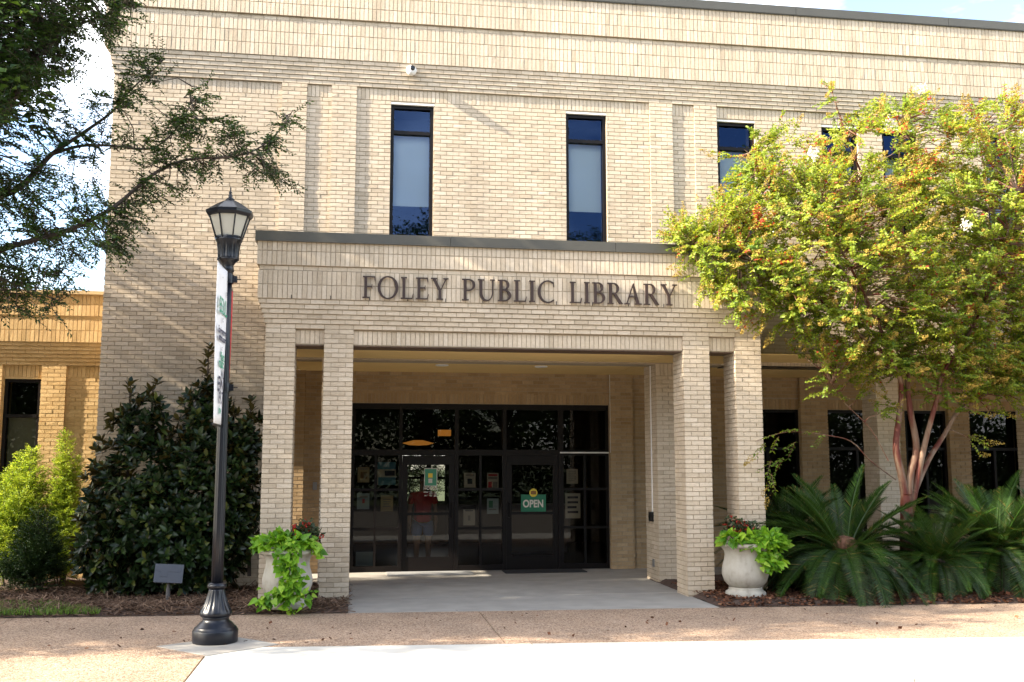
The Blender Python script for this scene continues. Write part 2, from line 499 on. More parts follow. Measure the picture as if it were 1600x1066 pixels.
g = sheet('ground', [(-400, -400), (400, -400), (400, 400), (-400, 400)], -0.16, M_GROUND); tag(g, kind='structure')
rd = sheet('road', [(-200, -3.5 + 4), (200, -34 + 4), (200, kerbY(200)), (-200, kerbY(-200))], -0.125, M_ASPHALT); tag(rd, kind='structure')
walk = empty('sidewalk', (0, 0, 0)); tag(walk, kind='structure')
JW = 0.012
xs = [-16, -11.5, -7.2, -4.2, 1.62, 5.9, 10.2, 14.5, 19]
for i in range(len(xs) - 1):
    a, c = xs[i] + JW / 2, xs[i + 1] - JW / 2
    if a < -2.0 < c or (a <= -4.19 and c > -4.3):
        pass
    sheet('paving_slab', [(a, conY(a) + JW), (c, conY(c) + JW), (c, bedY(c)), (a, bedY(a))], 0.0, M_AGG, 0.12, walk)
# the pale concrete by the kerb, left part is aggregate again
for a, c in [(-16, -11), (-11, -6), (-6, -1.47)]:
    sheet('paving_slab', [(a, kerbY(a)), (c - JW, kerbY(c)), (c - JW, conY(c) - 0.0), (a, conY(a))], -0.0005, M_AGG, 0.12, walk)
for a, c in [(-1.46, 1.9), (1.9, 5.6), (5.6, 9.3), (9.3, 13), (13, 19)]:
    pts = [(a, kerbY(a) + 0.16), (c - JW, kerbY(c) + 0.16), (c - JW, conY(c)), (a, conY(a))]
    sheet('paving_slab', pts, 0.0, M_PALECON, 0.12, walk)
k = MB()
for i in range(-16, 19, 3):
    a, c = i, i + 3 - 0.008
    pts = [(a, kerbY(a)), (c, kerbY(c)), (c, kerbY(c) + 0.15), (a, kerbY(a) + 0.15)]
    sheet('kerb_stone', pts, 0.0, M_PALECON, 0.14, walk)
pad = sheet('lamp_pad', [(-2.05, 11.42), (-1.45, 10.80), (-0.78, 11.36), (-1.36, 11.98)], 0.006, M_CONCRETE, 0.02); tag(pad, kind='structure')

# porch floor and the path to it
porch = empty('porch_floor', (0, 0, 0)); tag(porch, kind='structure')
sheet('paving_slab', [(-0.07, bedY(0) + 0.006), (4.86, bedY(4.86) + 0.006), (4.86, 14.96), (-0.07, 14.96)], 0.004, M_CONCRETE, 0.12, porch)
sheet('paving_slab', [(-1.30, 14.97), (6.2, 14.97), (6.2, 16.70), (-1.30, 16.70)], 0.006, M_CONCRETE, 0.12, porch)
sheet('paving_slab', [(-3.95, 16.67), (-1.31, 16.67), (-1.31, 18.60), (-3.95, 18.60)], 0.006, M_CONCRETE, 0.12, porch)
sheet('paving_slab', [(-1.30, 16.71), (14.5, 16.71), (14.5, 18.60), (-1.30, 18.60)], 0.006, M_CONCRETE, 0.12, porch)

# planting beds: mounded mulch
def bed(name, x0, x1, y1, nx, ny, mat, h=0.06, front=lambda x: bedY(x)):
    V, Fq = [], []
    for j in range(ny + 1):
        for i in range(nx + 1):
            x = x0 + (x1 - x0) * i / nx
            y = front(x) + (y1 - front(x)) * j / ny
            e = min(1, (y - front(x)) / 0.25, (x - x0) / 0.15 + 0.1, (x1 - x) / 0.15 + 0.1)
            z = 0.004 + max(0.0, e) * h + (0.016 * math.sin(x * 7.1 + y * 3) * math.sin(y * 9.3 - x * 2) + R.uniform(-0.012, 0.012)) * (0.3 + 0.7 * e)
            V.append((x, y, max(z, -0.01)))
    for j in range(ny):
        for i in range(nx):
            a = j * (nx + 1) + i
            Fq.append((a, a + 1, a + nx + 2, a + nx + 1))
    o = np_mesh(name, V, Fq, mat, smooth=True)
    return tag(o, kind='structure')


bed('left_planting_bed', -9.5, -0.075, 16.64, 150, 80, M_MULCH)
bed('wing_planting_bed', -9.5, -3.97, 17.96, 60, 12, M_MULCH, 0.05, lambda x: 16.645)
bed('right_planting_bed', 4.865, 14.5, 16.68, 150, 60, M_MULCH)


def straw(name, n, xr, yr, mat, lab, cat, L=(0.05, 0.14), W=0.004, z=0.062, skip=None, front=bedY):
    x = rng.uniform(*xr, n); y = rng.uniform(0, 1, n) ** 1.3 * (yr[1] - yr[0]) + yr[0]
    keep = y > front(x) - 0.01
    x, y = x[keep], y[keep]; n = len(x)
    edge = np.clip((y - front(x)) / 0.25, 0, 1)
    th = rng.uniform(0, math.pi, n); ln = rng.uniform(*L, n); ti = rng.normal(0, 0.25, n)
    P = np.stack([x, y, 0.012 + edge * z + rng.uniform(0, 0.02, n)], 1)
    D = np.stack([np.cos(th), np.sin(th), ti], 1) * ln[:, None]
    S = np.stack([-np.sin(th), np.cos(th), rng.normal(0, .6, n)], 1) * W * rng.uniform(.6, 1.4, n)[:, None]
    V = np.concatenate([P - S, P + S, P + D + S, P + D - S], 1).reshape(-1, 3)
    Fq = np.arange(4 * n).reshape(n, 4)
    return tag(np_mesh(name, V, Fq, mat, tint=rng.uniform(0, 1, n)), lab, cat, kind='stuff')


straw('pine_straw', 26000, (-7.0, -0.1), (13.4, 16.1), M_STRAW, 'brown pine straw strewn over the left planting bed', 'mulch')
straw('bark_mulch', 16000, (4.9, 11.5), (12.9, 15.6), M_CHIP, 'reddish bark mulch covering the right planting bed', 'mulch', (0.02, 0.06), 0.010)
straw('leaf_litter', 120, (-4, 11), (11.3, 13.5), M_CHIP, 'scattered dry leaves and twigs lying on the walk', 'leaves', (0.02, 0.045), 0.010, z=0.0, front=lambda x: 11.0 + 0 * x)

# lawn patch
n = 9000
lx = rng.uniform(-7.5, -3.2, n); ly = rng.uniform(13.7, 14.9, n)
keep = (ly > bedY(lx) + 0.02) & (ly < 14.75 - 0.9 * np.clip((lx + 4.3) / 1.0, 0, 1) ** 2 + 0.08 * np.sin(lx * 9))
lx, ly = lx[keep], ly[keep]; n = len(lx)
th = rng.uniform(0, 2 * math.pi, n); hh = rng.uniform(0.05, 0.11, n)
P = np.stack([lx, ly, np.full(n, 0.03)], 1)
S = np.stack([np.cos(th), np.sin(th), np.zeros(n)], 1) * 0.006
T = P + np.stack([rng.normal(0, .03, n), rng.normal(0, .03, n), hh], 1)
V = np.concatenate([P - S, P + S, T], 1).reshape(-1, 3)
tag(np_mesh('grass', V, np.arange(3 * n).reshape(n, 3), M_GRASS, tint=rng.uniform(0, 1, n)), 'bright green lawn patch at the left edge of the bed', 'grass', kind='stuff')

# ------------------------------------------------------------------ the library
B = 0.2032
C = B / 3
JO = 0.010
YF, YM, YD = 14.464, 16.157, 18.491
YP = YM - 0.034                # pilaster plane
lib = empty('library_building', (2.3, 16.2, 0))
tag(lib, 'two-storey cream brick library with columned entrance portico', 'building')
LIBI = Matrix.Translation((-2.3, -16.2, 0))


def lp(o, parent=None):
    """Parent to the library keeping world coordinates."""
    o.parent = parent or lib
    o.matrix_parent_inverse = LIBI if parent is None else Matrix.Identity(4)
    return o


class Bricks:
    """Brick faces standing proud of the mortar plane behind them."""
    def __init__(s):
        s.V, s.F, s.T = [], [], []

    def one(s, P0, U, N, a, b, z0, z1, relief=0.0016):
        ux, uy = U; nx, ny = N
        n = len(s.V)
        jit = R.gauss(0, relief * 0.7)
        for depth in (1, 0):
            for (q, z) in ((a, z0), (b, z0), (b, z1), (a, z1)):
                d = (jit + R.gauss(0, relief * 0.55)) if depth else -0.014
                s.V.append((P0[0] + ux * q + nx * d, P0[1] + uy * q + ny * d, z))
        s.F += [(n, n + 1, n + 2, n + 3), (n + 1, n, n + 4, n + 5), (n + 2, n + 1, n + 5, n + 6), (n + 3, n + 2, n + 6, n + 7), (n, n + 3, n + 7, n + 4)]
        t = min(1, max(0, R.gauss(0.5, 0.24)))
        s.T += [t] * 5

    def run(s, P0, U, N, L, z0, z1, openings=(), phase=0, relief=0.0016, ztop=None):
        """Stretcher courses; courses hang from ztop (default z1)."""
        ncour = int(math.ceil((z1 - z0) / C))
        for j in range(ncour):
            zb = z1 - (j + 1) * C; zt = zb + C
            za, zc = max(z0, zb + JO / 2), zt - JO / 2
            if zc - za < 0.012: continue
            off = ((j + phase) % 2) * B / 2
            q = -off
            while q < L:
                a, b = max(0.0, q + JO / 2), min(L, q + B - JO / 2)
                q += B
                spans = [(a, b)]
                zm = (za + zc) / 2
                for (o0, o1, oz0, oz1) in openings:
                    if oz0 < zm < oz1:
                        new = []
                        for (c, d) in spans:
                            if d <= o0 or c >= o1: new.append((c, d)); continue
                            if c < o0: new.append((c, o0))
                            if d > o1: new.append((o1, d))
                        spans = new
                for (c, d) in spans:
                    if d - c > 0.018: s.one(P0, U, N, c, d, za, zc, relief)

    def soldiers(s, P0, U, N, L, z0, rows=1, relief=0.0014, openings=(), top=None):
        cnt = max(1, round(L / C)); wdt = L / cnt
        for r in range(rows):
            for i in range(cnt):
                a, b = i * wdt + JO / 2, (i + 1) * wdt - JO / 2
                if i == 0: a = 0
                if i == cnt - 1: b = L
                za, zc = z0 + r * B + JO / 2, z0 + (r + 1) * B - JO / 2
                if top: zc = min(zc, top)
                s.one(P0, U, N, a, b, za, zc, relief)

    def build(s, name, mat, parent):
        me = bpy.data.meshes.new(name)
        me.from_pydata(s.V, [], s.F)
        me.materials.append(mat)
        a = me.attributes.new('tint', 'FLOAT', 'FACE'); a.data.foreach_set('value', np.array(s.T, dtype=np.float32))
        o = link(name, me, parent)
        o['kind'] = 'stuff'
        return o


FR = ((1, 0), (0, -1))        # facing the street
LF = ((0, -1), (-1, 0))       # facing left, runs towards the street
RT = ((0, 1), (1, 0))         # facing right


def wallbox(b, x0, x1, y0, y1, z0, z1, faces='f'):
    """Mortar core, set back 10 mm behind the brick faces on the named sides."""
    m = 0.010
    b.box(x0 + (m if 'l' in faces else 0), x1 - (m if 'r' in faces else 0), y0 + (m if 'f' in faces else 0), y1, z0, z1)


XL, XR = -3.905, 14.3          # ends of the main front
ZPAN = 8.055                   # top of the window panels
Z1 = ZPAN + 6 * C              # foot of lower soldier band
Z2 = Z1 + 3 * B
Z3 = Z2 + C
Z4 = Z3 + 3 * B
WHEAD, WSILL = 7.80, 5.56
WINS = [(0.455, 1.160), (3.387, 4.088), (6.048, 6.735), (7.961, 8.640), (9.102, 9.770), (11.081, 11.760), (13.0, 13.68)]
PILS = [(-1.305, -0.899), (-0.507, -0.101), (4.838, 5.244), (5.650, 6.056 - 0.02)]
PILS = [(-1.305, -0.899), (-0.507, -0.101), (4.838, 5.244), (5.63, 6.036)]
ARC = 3.563                    # head of the loggia openings
wall = MB(); br = Bricks()
ops = [(a - XL, b - XL, WSILL, WHEAD + 0.035) for a, b in WINS]
ops.append((-1.05 - XL, XR - XL, -1, ARC + B))      # loggia and entrance openings below
# mortar core of the front, built round the openings
edges = [XL] + [e for w_ in WINS for e in w_] + [XR]
for i in range(0, len(edges), 2):
    wallbox(wall, edges[i], edges[i + 1], YM, YM + 0.42, ARC, ZPAN, 'fl' if i == 0 else 'f')
for a, b in WINS:
    wallbox(wall, a, b, YM, YM + 0.42, ARC, WSILL)
    wallbox(wall, a, b, YM, YM + 0.42, WHEAD + 0.035, ZPAN)
wallbox(wall, XL, -1.05, YM, YM + 0.5, -0.05, ARC, 'flr')
wallbox(wall, XL, XL + 0.4, YM + 0.42, 30, 3.62, Z4, 'l')
wallbox(wall, XL, XL + 0.4, YD + .01, 30, -0.05, 3.62, 'l')
# stretcher brickwork below the soldier head course
br.run((XL, YM), *FR, XR - XL, -0.0, ZPAN - B, ops, 0)
# soldier course over the loggia
br.soldiers((6.02, YM), *FR, XR - 6.02, ARC, 1)
# soldier head course of the panels, between pilasters
ps = [XL] + [e for p_ in PILS for e in p_] + [XR]
for i in range(0, len(ps), 2):
    br.soldiers((ps[i], YM), *FR, ps[i + 1] - ps[i], ZPAN - B, 1)
# pilasters
for a, b in PILS:
    wallbox(wall, a, b, YP, YM + 0.011, 4.0, ZPAN, 'flr')
    br.run((a, YP), *FR, b - a, 4.0, ZPAN, (), 1)
    br.run((a, YM - 0.002), (0, -1), (-1, 0), YM - YP - 0.016, 4.0, ZPAN, (), 0, 0.0005)
    br.run((b, YP + 0.016), (0, 1), (1, 0), YM - YP - 0.018, 4.0, ZPAN, (), 0, 0.0005)
# corbelled courses
for j in range(6):
    d = 0.014 * j
    y = YP - d
    xl = XL - d - 0.012
    z0 = ZPAN + j * C
    wallbox(wall, xl, XR, y, YM + 0.42, z0, z0 + C, 'fl')
    br.run((xl, y), *FR, XR - xl, z0, z0 + C, (), j, 0.001)
YB = YP - 0.088
xl = XL - 0.145
wallbox(wall, xl, XR, YB, YM + 0.42, Z1, Z2, 'fl')
br.soldiers((xl, YB), *FR, XR - xl, Z1, 3)
wallbox(wall, xl, XR, YB + 0.012, YM + 0.42, Z2, Z3, 'fl')
br.run((xl, YB + 0.012), *FR, XR - xl, Z2, Z3, (), 0)
wallbox(wall, xl - 0.03, XR, YB - 0.028, YM + 0.42, Z3, Z4, 'fl')
br.soldiers((xl - 0.03, YB - 0.028), *FR, XR - xl + 0.03, Z3, 3)
wobj = lp(wall.build('wall', M_MORTAR))
br.build('bricks', M_BRICK, wobj)
# coping on the parapet, in lengths
cx = xl - 0.06
while cx < XR:
    b = MB(); e = min(cx + 2.9, XR)
    b.box(cx, e - 0.006, YB - 0.055, YM + 0.5, Z4 - 0.012, Z4 + 0.15)
    b.box(cx, e - 0.006, YB - 0.062, YB - 0.052, Z4 + 0.0, Z4 + 0.018)
    lp(b.build('coping', M_COPING))
    cx = e
b = MB(); b.box(xl - 0.04, XR, YM + 0.43, 30, Z4 - 0.3, Z4 - 0.05); lp(b.build('roof', M_DARKROOM))

# upper windows
def window(x0, x1, z0, z1, y, trans=0.46, blind=None, mat=M_SKYGLASS, depth=0.10, mid=False):
    fr = MB(); fw = 0.055
    ya, yb = y + 0.05, y + 0.05 + depth
    fr.box(x0, x0 + fw, ya, yb, z0, z1); fr.box(x1 - fw, x1, ya, yb, z0, z1)
    fr.box(x0 + fw, x1 - fw, ya, yb, z0, z0 + fw); fr.box(x0 + fw, x1 - fw, ya, yb, z1 - fw, z1)
    zt = z1 - trans
    fr.box(x0 + fw, x1 - fw, ya - 0.004, yb, zt - 0.028, zt + 0.028)
    if mid:
        xm = (x0 + x1) / 2
        fr.box(xm - 0.025, xm + 0.025, ya - 0.002, yb - 0.01, z0 + fw, zt - 0.028)
    f = lp(fr.build('window', M_BRONZE))
    for (za, zb) in ((z0 + fw, zt - 0.028), (zt + 0.028, z1 - fw)):
        g_ = MB(); g_.poly([(x0 + fw, ya + 0.05, za), (x1 - fw, ya + 0.05, za), (x1 - fw, ya + 0.05, zb), (x0 + fw, ya + 0.05, zb)])
        link('pane', g_.data('pane', mat), f)
    rm = MB()   # the dark reveal of the room behind
    rm.poly([(x0 - .3, y + 1.6, z0 - .3), (x1 + .3, y + 1.6, z0 - .3), (x1 + .3, y + 1.6, z1 + .3), (x0 - .3, y + 1.6, z1 + .3)])
    for xx in (x0 - .3, x1 + .3):
        rm.poly([(xx, y + .43, z0 - .3), (xx, y + 1.6, z0 - .3), (xx, y + 1.6, z1 + .3), (xx, y + .43, z1 + .3)])
    for zz in (z0 - .3, z1 + .3):
        rm.poly([(x0 - .3, y + .43, zz), (x1 + .3, y + .43, zz), (x1 + .3, y + 1.6, zz), (x0 - .3, y + 1.6, zz)])
    link('room', rm.data('room', M_DARKROOM), f)
    if blind is not None:
        bl = MB(); bl.box(x0 + fw + .005, x1 - fw - .005, yb + 0.03, yb + 0.034, blind, zt + 0.02)
        link('roller_blind', bl.data('roller_blind', M_BLIND), f)
    return f


M_BLIND = simple('roller_blind_cloth', (0.62, 0.64, 0.58), 0.9)
for i, (a, b_) in enumerate(WINS):
    window(a, b_, WSILL, WHEAD, YM, 0.46, 6.13 + 0.02 * (i % 3))
    s_ = MB(); s_.box(a - 0.01, b_ + 0.01, YM + 0.004, YM + 0.05, WHEAD + 0.002, WHEAD + 0.032)
    lp(s_.build('window_lintel', M_WHITELINE))

# ------------------------------------------------------------------ portico
XA, XB = -1.294, 6.018          # outer faces of the end columns
ZSOF, ZPP = 3.594, 3.818        # beam underside, panel top
CD = 0.508
cols = [XA, XA + 4 * B, 4.798, 4.798 + 4 * B]
singles = []
for ci, x0 in enumerate(cols):
    x1 = x0 + 2 * B
    core = MB()
    core.box(x0 + .010, x1 - .010, YF + .010, YF + CD - .010, -0.05, ZPP)
    co = lp(core.build('column', M_MORTAR))
    rest = Bricks()
    ncour = int(ZPP / C)
    for j in range(ncour):
        zt = ZPP - j * C; zb = zt - C
        if zb < 0.0: continue
        segs = [(0, B), (B, 2 * B)] if j % 2 == 0 else [(0, B / 2), (B / 2, 3 * B / 2), (3 * B / 2, 2 * B)]
        for (a, b) in segs:
            aa = a + (JO / 2 if a > 0 else 0); bb = b - (JO / 2 if b < 2 * B - 1e-6 else 0)
            singles.append((ci, co, rest, x0 + aa, x0 + bb, zb + JO / 2, zt - JO / 2))
    rest.run((x0, YF + CD), (0, -1), (-1, 0), CD - .016, 0.0, ZPP, (), 1)
    rest.run((x1, YF + .016), (0, 1), (1, 0), CD - .016, 0.0, ZPP, (), 0)
    cols[ci] = (x0, x1, co, rest)
singles.sort(key=lambda s_: cam_depth(((s_[3] + s_[4]) / 2, YF)) + 0.001 * abs(s_[5] - 2) - (0.5 if s_[4] - s_[3] > 0.15 else 0))
mesh_cache = {}
for i, (ci, co, rest, xa, xb, za, zb) in enumerate(singles):
    if i < 300:
        wq = round(xb - xa, 3)
        var = i % 3
        key = (wq, var)
        if key not in mesh_cache:
            m_ = MB(); e = [R.gauss(0, 0.0012) for _ in range(4)]
            hw, hz = wq / 2, (zb - za) / 2
            v = [(-hw, e[0], -hz), (hw, e[1], -hz), (hw, e[2], hz), (-hw, e[3], hz), (-hw, .014, -hz), (hw, .014, -hz), (hw, .014, hz), (-hw, .014, hz)]
            m_.mesh(v, [(0, 1, 2, 3), (1, 0, 4, 5), (2, 1, 5, 6), (3, 2, 6, 7), (0, 3, 7, 4)])
            mesh_cache[key] = m_.data('brick', M_BRICK1)
        o = link('brick', mesh_cache[key], co)
        o.location = ((xa + xb) / 2, YF + R.gauss(0, .0012), (za + zb) / 2)
    else:
        rest.one((xa, YF), *FR, 0, xb - xa, za, zb)
for (x0, x1, co, rest) in cols:
    rest.build('bricks', M_BRICK, co)

can = MB(); cb = Bricks()
PB = 0.05                       # the soldier panels sit back between the columns
gaps = [(cols[0][1], cols[1][0]), (cols[1][1], cols[2][0]), (cols[2][1], cols[3][0])]
for a, b in gaps:
    can.box(a, b, YF + PB + .010, YF + CD, ZSOF + 0.006, ZPP)
    cb.soldiers((a, YF + PB), *FR, b - a, ZSOF + 0.012, 1)
    li = MB(); li.box(a + .002, b - .002, YF + PB + .004, YF + CD - .004, ZSOF - .010, ZSOF + .004)
    lp(li.build('lintel', M_LINTEL))
YBK = YM - 0.001
# side beams back to the wall
for xx in (XA, XB - 2 * B):
    can.box(xx + .01, xx + 2 * B - .01, YF + CD, YBK, ZSOF + 0.02, ZPP)
for j in range(6):
    d = 0.020 * j
    z0 = ZPP + j * C
    can.box(XA - d + .010, XB + d - .010, YF - d + .010, YBK, z0, z0 + C)
    cb.run((XA - d, YF - d), *FR, XB - XA + 2 * d, z0, z0 + C, (), j, 0.001)
    cb.run((XB + d, YF - d + .016), *RT, YBK - YF + d - .016, z0, z0 + C, (), j, 0.001)
    cb.run((XA - d, YBK), (0, -1), (-1, 0), YBK - YF + d - .016, z0, z0 + C, (), j, 0.001)
ZA1 = ZPP + 6 * C
ZA2 = ZA1 + 2 * B
ZA3 = ZA2 + C
d = 0.118
def band(d, z0, z1, fn):
    can.box(XA - d + .010, XB + d - .010, YF - d + .010, YBK, z0, z1)
    fn((XA - d, YF - d), FR, XB - XA + 2 * d)
    fn((XB + d, YF - d + .016), RT, YBK - YF + d - .016)
    fn((XA - d, YBK), LF, YBK - YF + d - .016)
band(d, ZA1, ZA2, lambda P0, f, L: cb.soldiers(P0, *f, L, ZA1, 2))
band(d - .012, ZA2, ZA3, lambda P0, f, L: cb.run(P0, *f, L, ZA2, ZA3))
ZA4 = 5.16
band(d + .018, ZA3, ZA4, lambda P0, f, L: cb.soldiers(P0, *f, L, ZA3, 2, top=ZA4))
co = lp(can.build('canopy', M_MORTAR))
cb.build('bricks', M_BRICK, co)
# weep slots in the lettered band
x = XA + 0.35
while x < XB:
    wp = MB(); wp.box(x - .005, x + .005, YF - d - .0045, YF - d + .004, ZA1 + .004, ZA1 + .055)
    lp(wp.build('weep_slot', M_BLACK)); x += C * 8
cx = XA - d - 0.05
for cw in (2.75, 2.45, 2.6):
    b = MB(); e = min(cx + cw, XB + d + 0.05)
    b.box(cx, e - .005, YF - d - .05, YBK, 5.035, 5.18)
    b.box(cx, e - .005, YF - d - .058, YF - d - .046, 5.035, 5.052)
    lp(b.build('coping', M_COPING)); cx = e

# soffit over porch and loggia
b = MB()
b.box(-1.04, 4.70, YF + CD - .002, YD + .02, ZSOF - .004, ZSOF + .016)
b.box(4.715, 6.1, YF + CD - .002, YD + .02, ZSOF - .004, ZSOF + .016)
b.box(6.105, XR, YM + .425, YD + .02, ZSOF - .012, ZSOF + .014)
b.box(-1.04, XR, YF + CD, YD, ZSOF + .03, ZSOF + .04)
b.box(XL + .02, -1.05, YM + .45, YD + .02, ZSOF - .004, ZSOF + .016)
lp(b.build('soffit', M_SOFFIT))
for (u, v) in ((690, 573), (845, 575), (1030, 549)):
    for it in range(1):
        P = at(u, v, 17.0)
    x = {690: 1.40, 845: 3.10, 1030: 2.2}[u]; y = {690: 17.0, 845: 17.0, 1030: 15.3}[u]
    if u == 1030: continue
    b = MB(); b.lathe([(.105, ZSOF - .006), (.115, ZSOF - .022), (.10, ZSOF - .028), (.07, ZSOF - .016)], 24, x, y)
    lp(b.build('downlight', M_WHITE, smooth=True))
b = MB(); b.box(6.1, XR, YM + .012, YM + .41, ARC - .016, ARC - .002); lp(b.build('lintel', M_BLACK))

# piers of the loggia, in the plane of the front
PIERS = [(-0.56, -0.155), (4.885, 5.291), (8.775, 9.181), (11.72, 12.126)]
for a, b_ in PIERS:
    core = MB(); dp = 0.72 if a < 6 else 0.508
    core.box(a + .01, b_ - .01, YM + .010, YM + dp, -0.02, ZSOF - .02)
    po = lp(core.build('pier', M_MORTAR)); q = Bricks()
    q.run((a, YM), *FR, b_ - a, 0.0, ZSOF - .02 - B * (0 if a > 6 else 1))
    if a < 6: q.soldiers((a, YM), *FR, b_ - a, ZSOF - .02 - B)
    q.run((a, YM + dp), (0, -1), (-1, 0), dp - .016, 0.0, ZSOF - .02)
    q.run((b_, YM + .016), (0, 1), (1, 0), dp - .016, 0.0, ZSOF - .02)
    q.build('bricks', M_BRICK, po)
# right end face of the front wall beside the porch
q = Bricks(); q.run((-1.05, YM + .016), (0, 1), (1, 0), .48, 0.0, ARC); q.build('bricks', M_BRICK, wobj)

# conduit, box and outlet on the right pier
b = MB(); b.box(4.868, 4.884, 16.46, 16.476, 1.12, ZSOF - .02); lp(b.build('conduit', M_WHITELINE))
b = MB(); b.box(4.82, 4.884, 16.42, 16.52, 0.98, 1.13); lp(b.build('button_box', M_BLACK))
b = MB(); b.box(4.862, 4.884, 16.42, 16.49, 0.24, 0.36); lp(b.build('outlet_box', M_STEEL))
b = MB(); b.box(-0.76, -0.685, YD - .03, YD - .001, 1.46, 1.60); lp(b.build('outlet_box', M_STEEL))

# ------------------------------------------------------------------ entrance wall and loggia back wall
D1, D2 = -0.092, 4.661
ZH = 3.016                      # storefront head
bw = MB(); bb = Bricks()
LW = [(7.15, 8.425), (8.985, 10.25), (10.62, 11.50), (11.95, 13.10)]
LH = 2.965
ox = -3.89
def seg(a, c, z0, z1):
    bw.box(a, c, YD + .010, YD + .25, z0, z1)
seg(ox, D1, -0.02, ZSOF); seg(D1, D2, ZH, ZSOF); seg(D2, LW[0][0], -0.02, ZSOF)
for i, (a, c) in enumerate(LW):
    seg(a, c, LH, ZSOF)
    nx = LW[i + 1][0] if i + 1 < len(LW) else XR
    seg(c, nx, -0.02, ZSOF)
opn = [(D1 - ox, D2 - ox, -1, ZH + B)] + [(a - ox, c - ox, -1, LH + B) for a, c in LW]
bb.run((ox, YD), *FR, XR - ox, 0.0, ZSOF, opn)
bb.soldiers((D1, YD), *FR, D2 - D1, ZH)
for a, c in LW: bb.soldiers((a, YD), *FR, c - a, LH)
# pilasters on the back wall
for a, c in ((D2 + .006, D2 + .44), (8.43, 8.98), (11.505, 11.945), (-1.33, -0.925), (5.9, 6.3)):
    bw.box(a + .01, c - .01, YD - .07, YD + .02, 0, ZSOF - .01)
    bb.run((a, YD - .08), *FR, c - a, 0, ZSOF, (), 1)
    bb.run((a, YD - .002), (0, -1), (-1, 0), .062, 0, ZSOF); bb.run((c, YD - .064), (0, 1), (1, 0), .062, 0, ZSOF)
wo_ = lp(bw.build('entrance_wall', M_MORTAR)); bb.build('bricks', M_SHADED, wo_)
for a, c in LW:
    window(a, c, 0.12, LH, YD - .02, 0.75, None, M_GLASS, mid=True)

# storefront
YS = YD + 0.04
sf = MB()
FWD = 0.10
mull = [(D1, D1 + .06), (0.764, 0.822), (1.774, 1.845), (2.659, 2.73), (3.701, 3.798), (D2 - .05, D2)]
for a, c in mull: sf.box(a, c, YS, YS + FWD, 0.01, ZH)
ZT0, ZT1 = 2.075, 2.18
for i in range(5):
    a, c = mull[i][1], mull[i + 1][0]
    sf.box(a, c, YS + .003, YS + FWD - .003, ZT0, ZT1)
    sf.box(a, c, YS + .003, YS + FWD - .003, ZH - .10, ZH)
sides = [(mull[0][1], mull[1][0]), (mull[2][1], mull[3][0]), (mull[4][1], mull[5][0])]
for a, c in sides:
    xm = (a + c) / 2 - (0.02 if a < 0.3 else 0)
    sf.box(xm - .02, xm + .02, YS + .006, YS + FWD - .006, 0.11, ZT0)
    sf.box(a, c, YS + .003, YS + FWD - .003, 0.01, 0.11)
    for zz in (0.76, 1.46):
        sf.box(a, xm - .02, YS + .008, YS + FWD - .008, zz - .022, zz + .022); sf.box(xm + .02, c, YS + .008, YS + FWD - .008, zz - .022, zz + .022)
sfo = lp(sf.build('storefront_frame', M_BRONZE))
YG = YS + .05
def pane(x0, x1, z0, z1, par, y=YG, mat=M_GLASS):
    g_ = MB(); g_.poly([(x0, y, z0), (x1, y, z0), (x1, y, z1), (x0, y, z1)]); return link('pane', g_.data('pane', mat), par)
for i in range(5):
    pane(mull[i][1], mull[i + 1][0], ZT1, ZH - .10, sfo)
for a, c in sides:
    xm = (a + c) / 2 - (0.02 if a < 0.3 else 0)
    for (p0, p1) in ((a, xm - .02), (xm + .02, c)):
        for (q0, q1) in ((0.11, .738), (.782, 1.438), (1.482, ZT0)): pane(p0, p1, q0, q1, sfo)
wl = MB(); wl.box(3.73, D2 - .002, YS - .02, YS - .004, 2.118, 2.142); lp(wl.build('white_bar', M_WHITELINE), None)
wl = MB(); wl.box(D2 + .0005, D2 + .008, YD - .083, YD - .0705, 2.13, ZSOF - .01); lp(wl.build('white_sealant_line', M_WHITELINE))
for (a, c) in ((mull[1][1], mull[2][0]), (mull[3][1], mull[4][0])):
    dr = MB(); st = .095
    a2, c2 = a + .004, c - .004
    dr.box(a2, a2 + st, YS + .02, YS + .065, .015, ZT0 - .004); dr.box(c2 - st, c2, YS + .02, YS + .065, .015, ZT0 - .004)
    dr.box(a2 + st, c2 - st, YS + .02, YS + .065, .015, .26); dr.box(a2 + st, c2 - st, YS + .02, YS + .065, ZT0 - .17, ZT0 - .004)
    dr.box(a2 + st, c2 - st, YS + .024, YS + .06, 1.0, 1.05)
    do = lp(dr.build('door', M_BRONZE))
    pane(a2 + st, c2 - st, .26, 1.0, do, YS + .04); pane(a2 + st, c2 - st, 1.05, ZT0 - .17, do, YS + .04)
    h = MB(); hx = a2 + .05 if a > 2 else c2 - .05
    h.tube([(hx, YS + .018, .95), (hx, YS - .03, .95), (hx, YS - .03, 1.22), (hx, YS + .018, 1.22)], .011, 8)
    link('handle', h.data('handle', M_BRONZE), do)

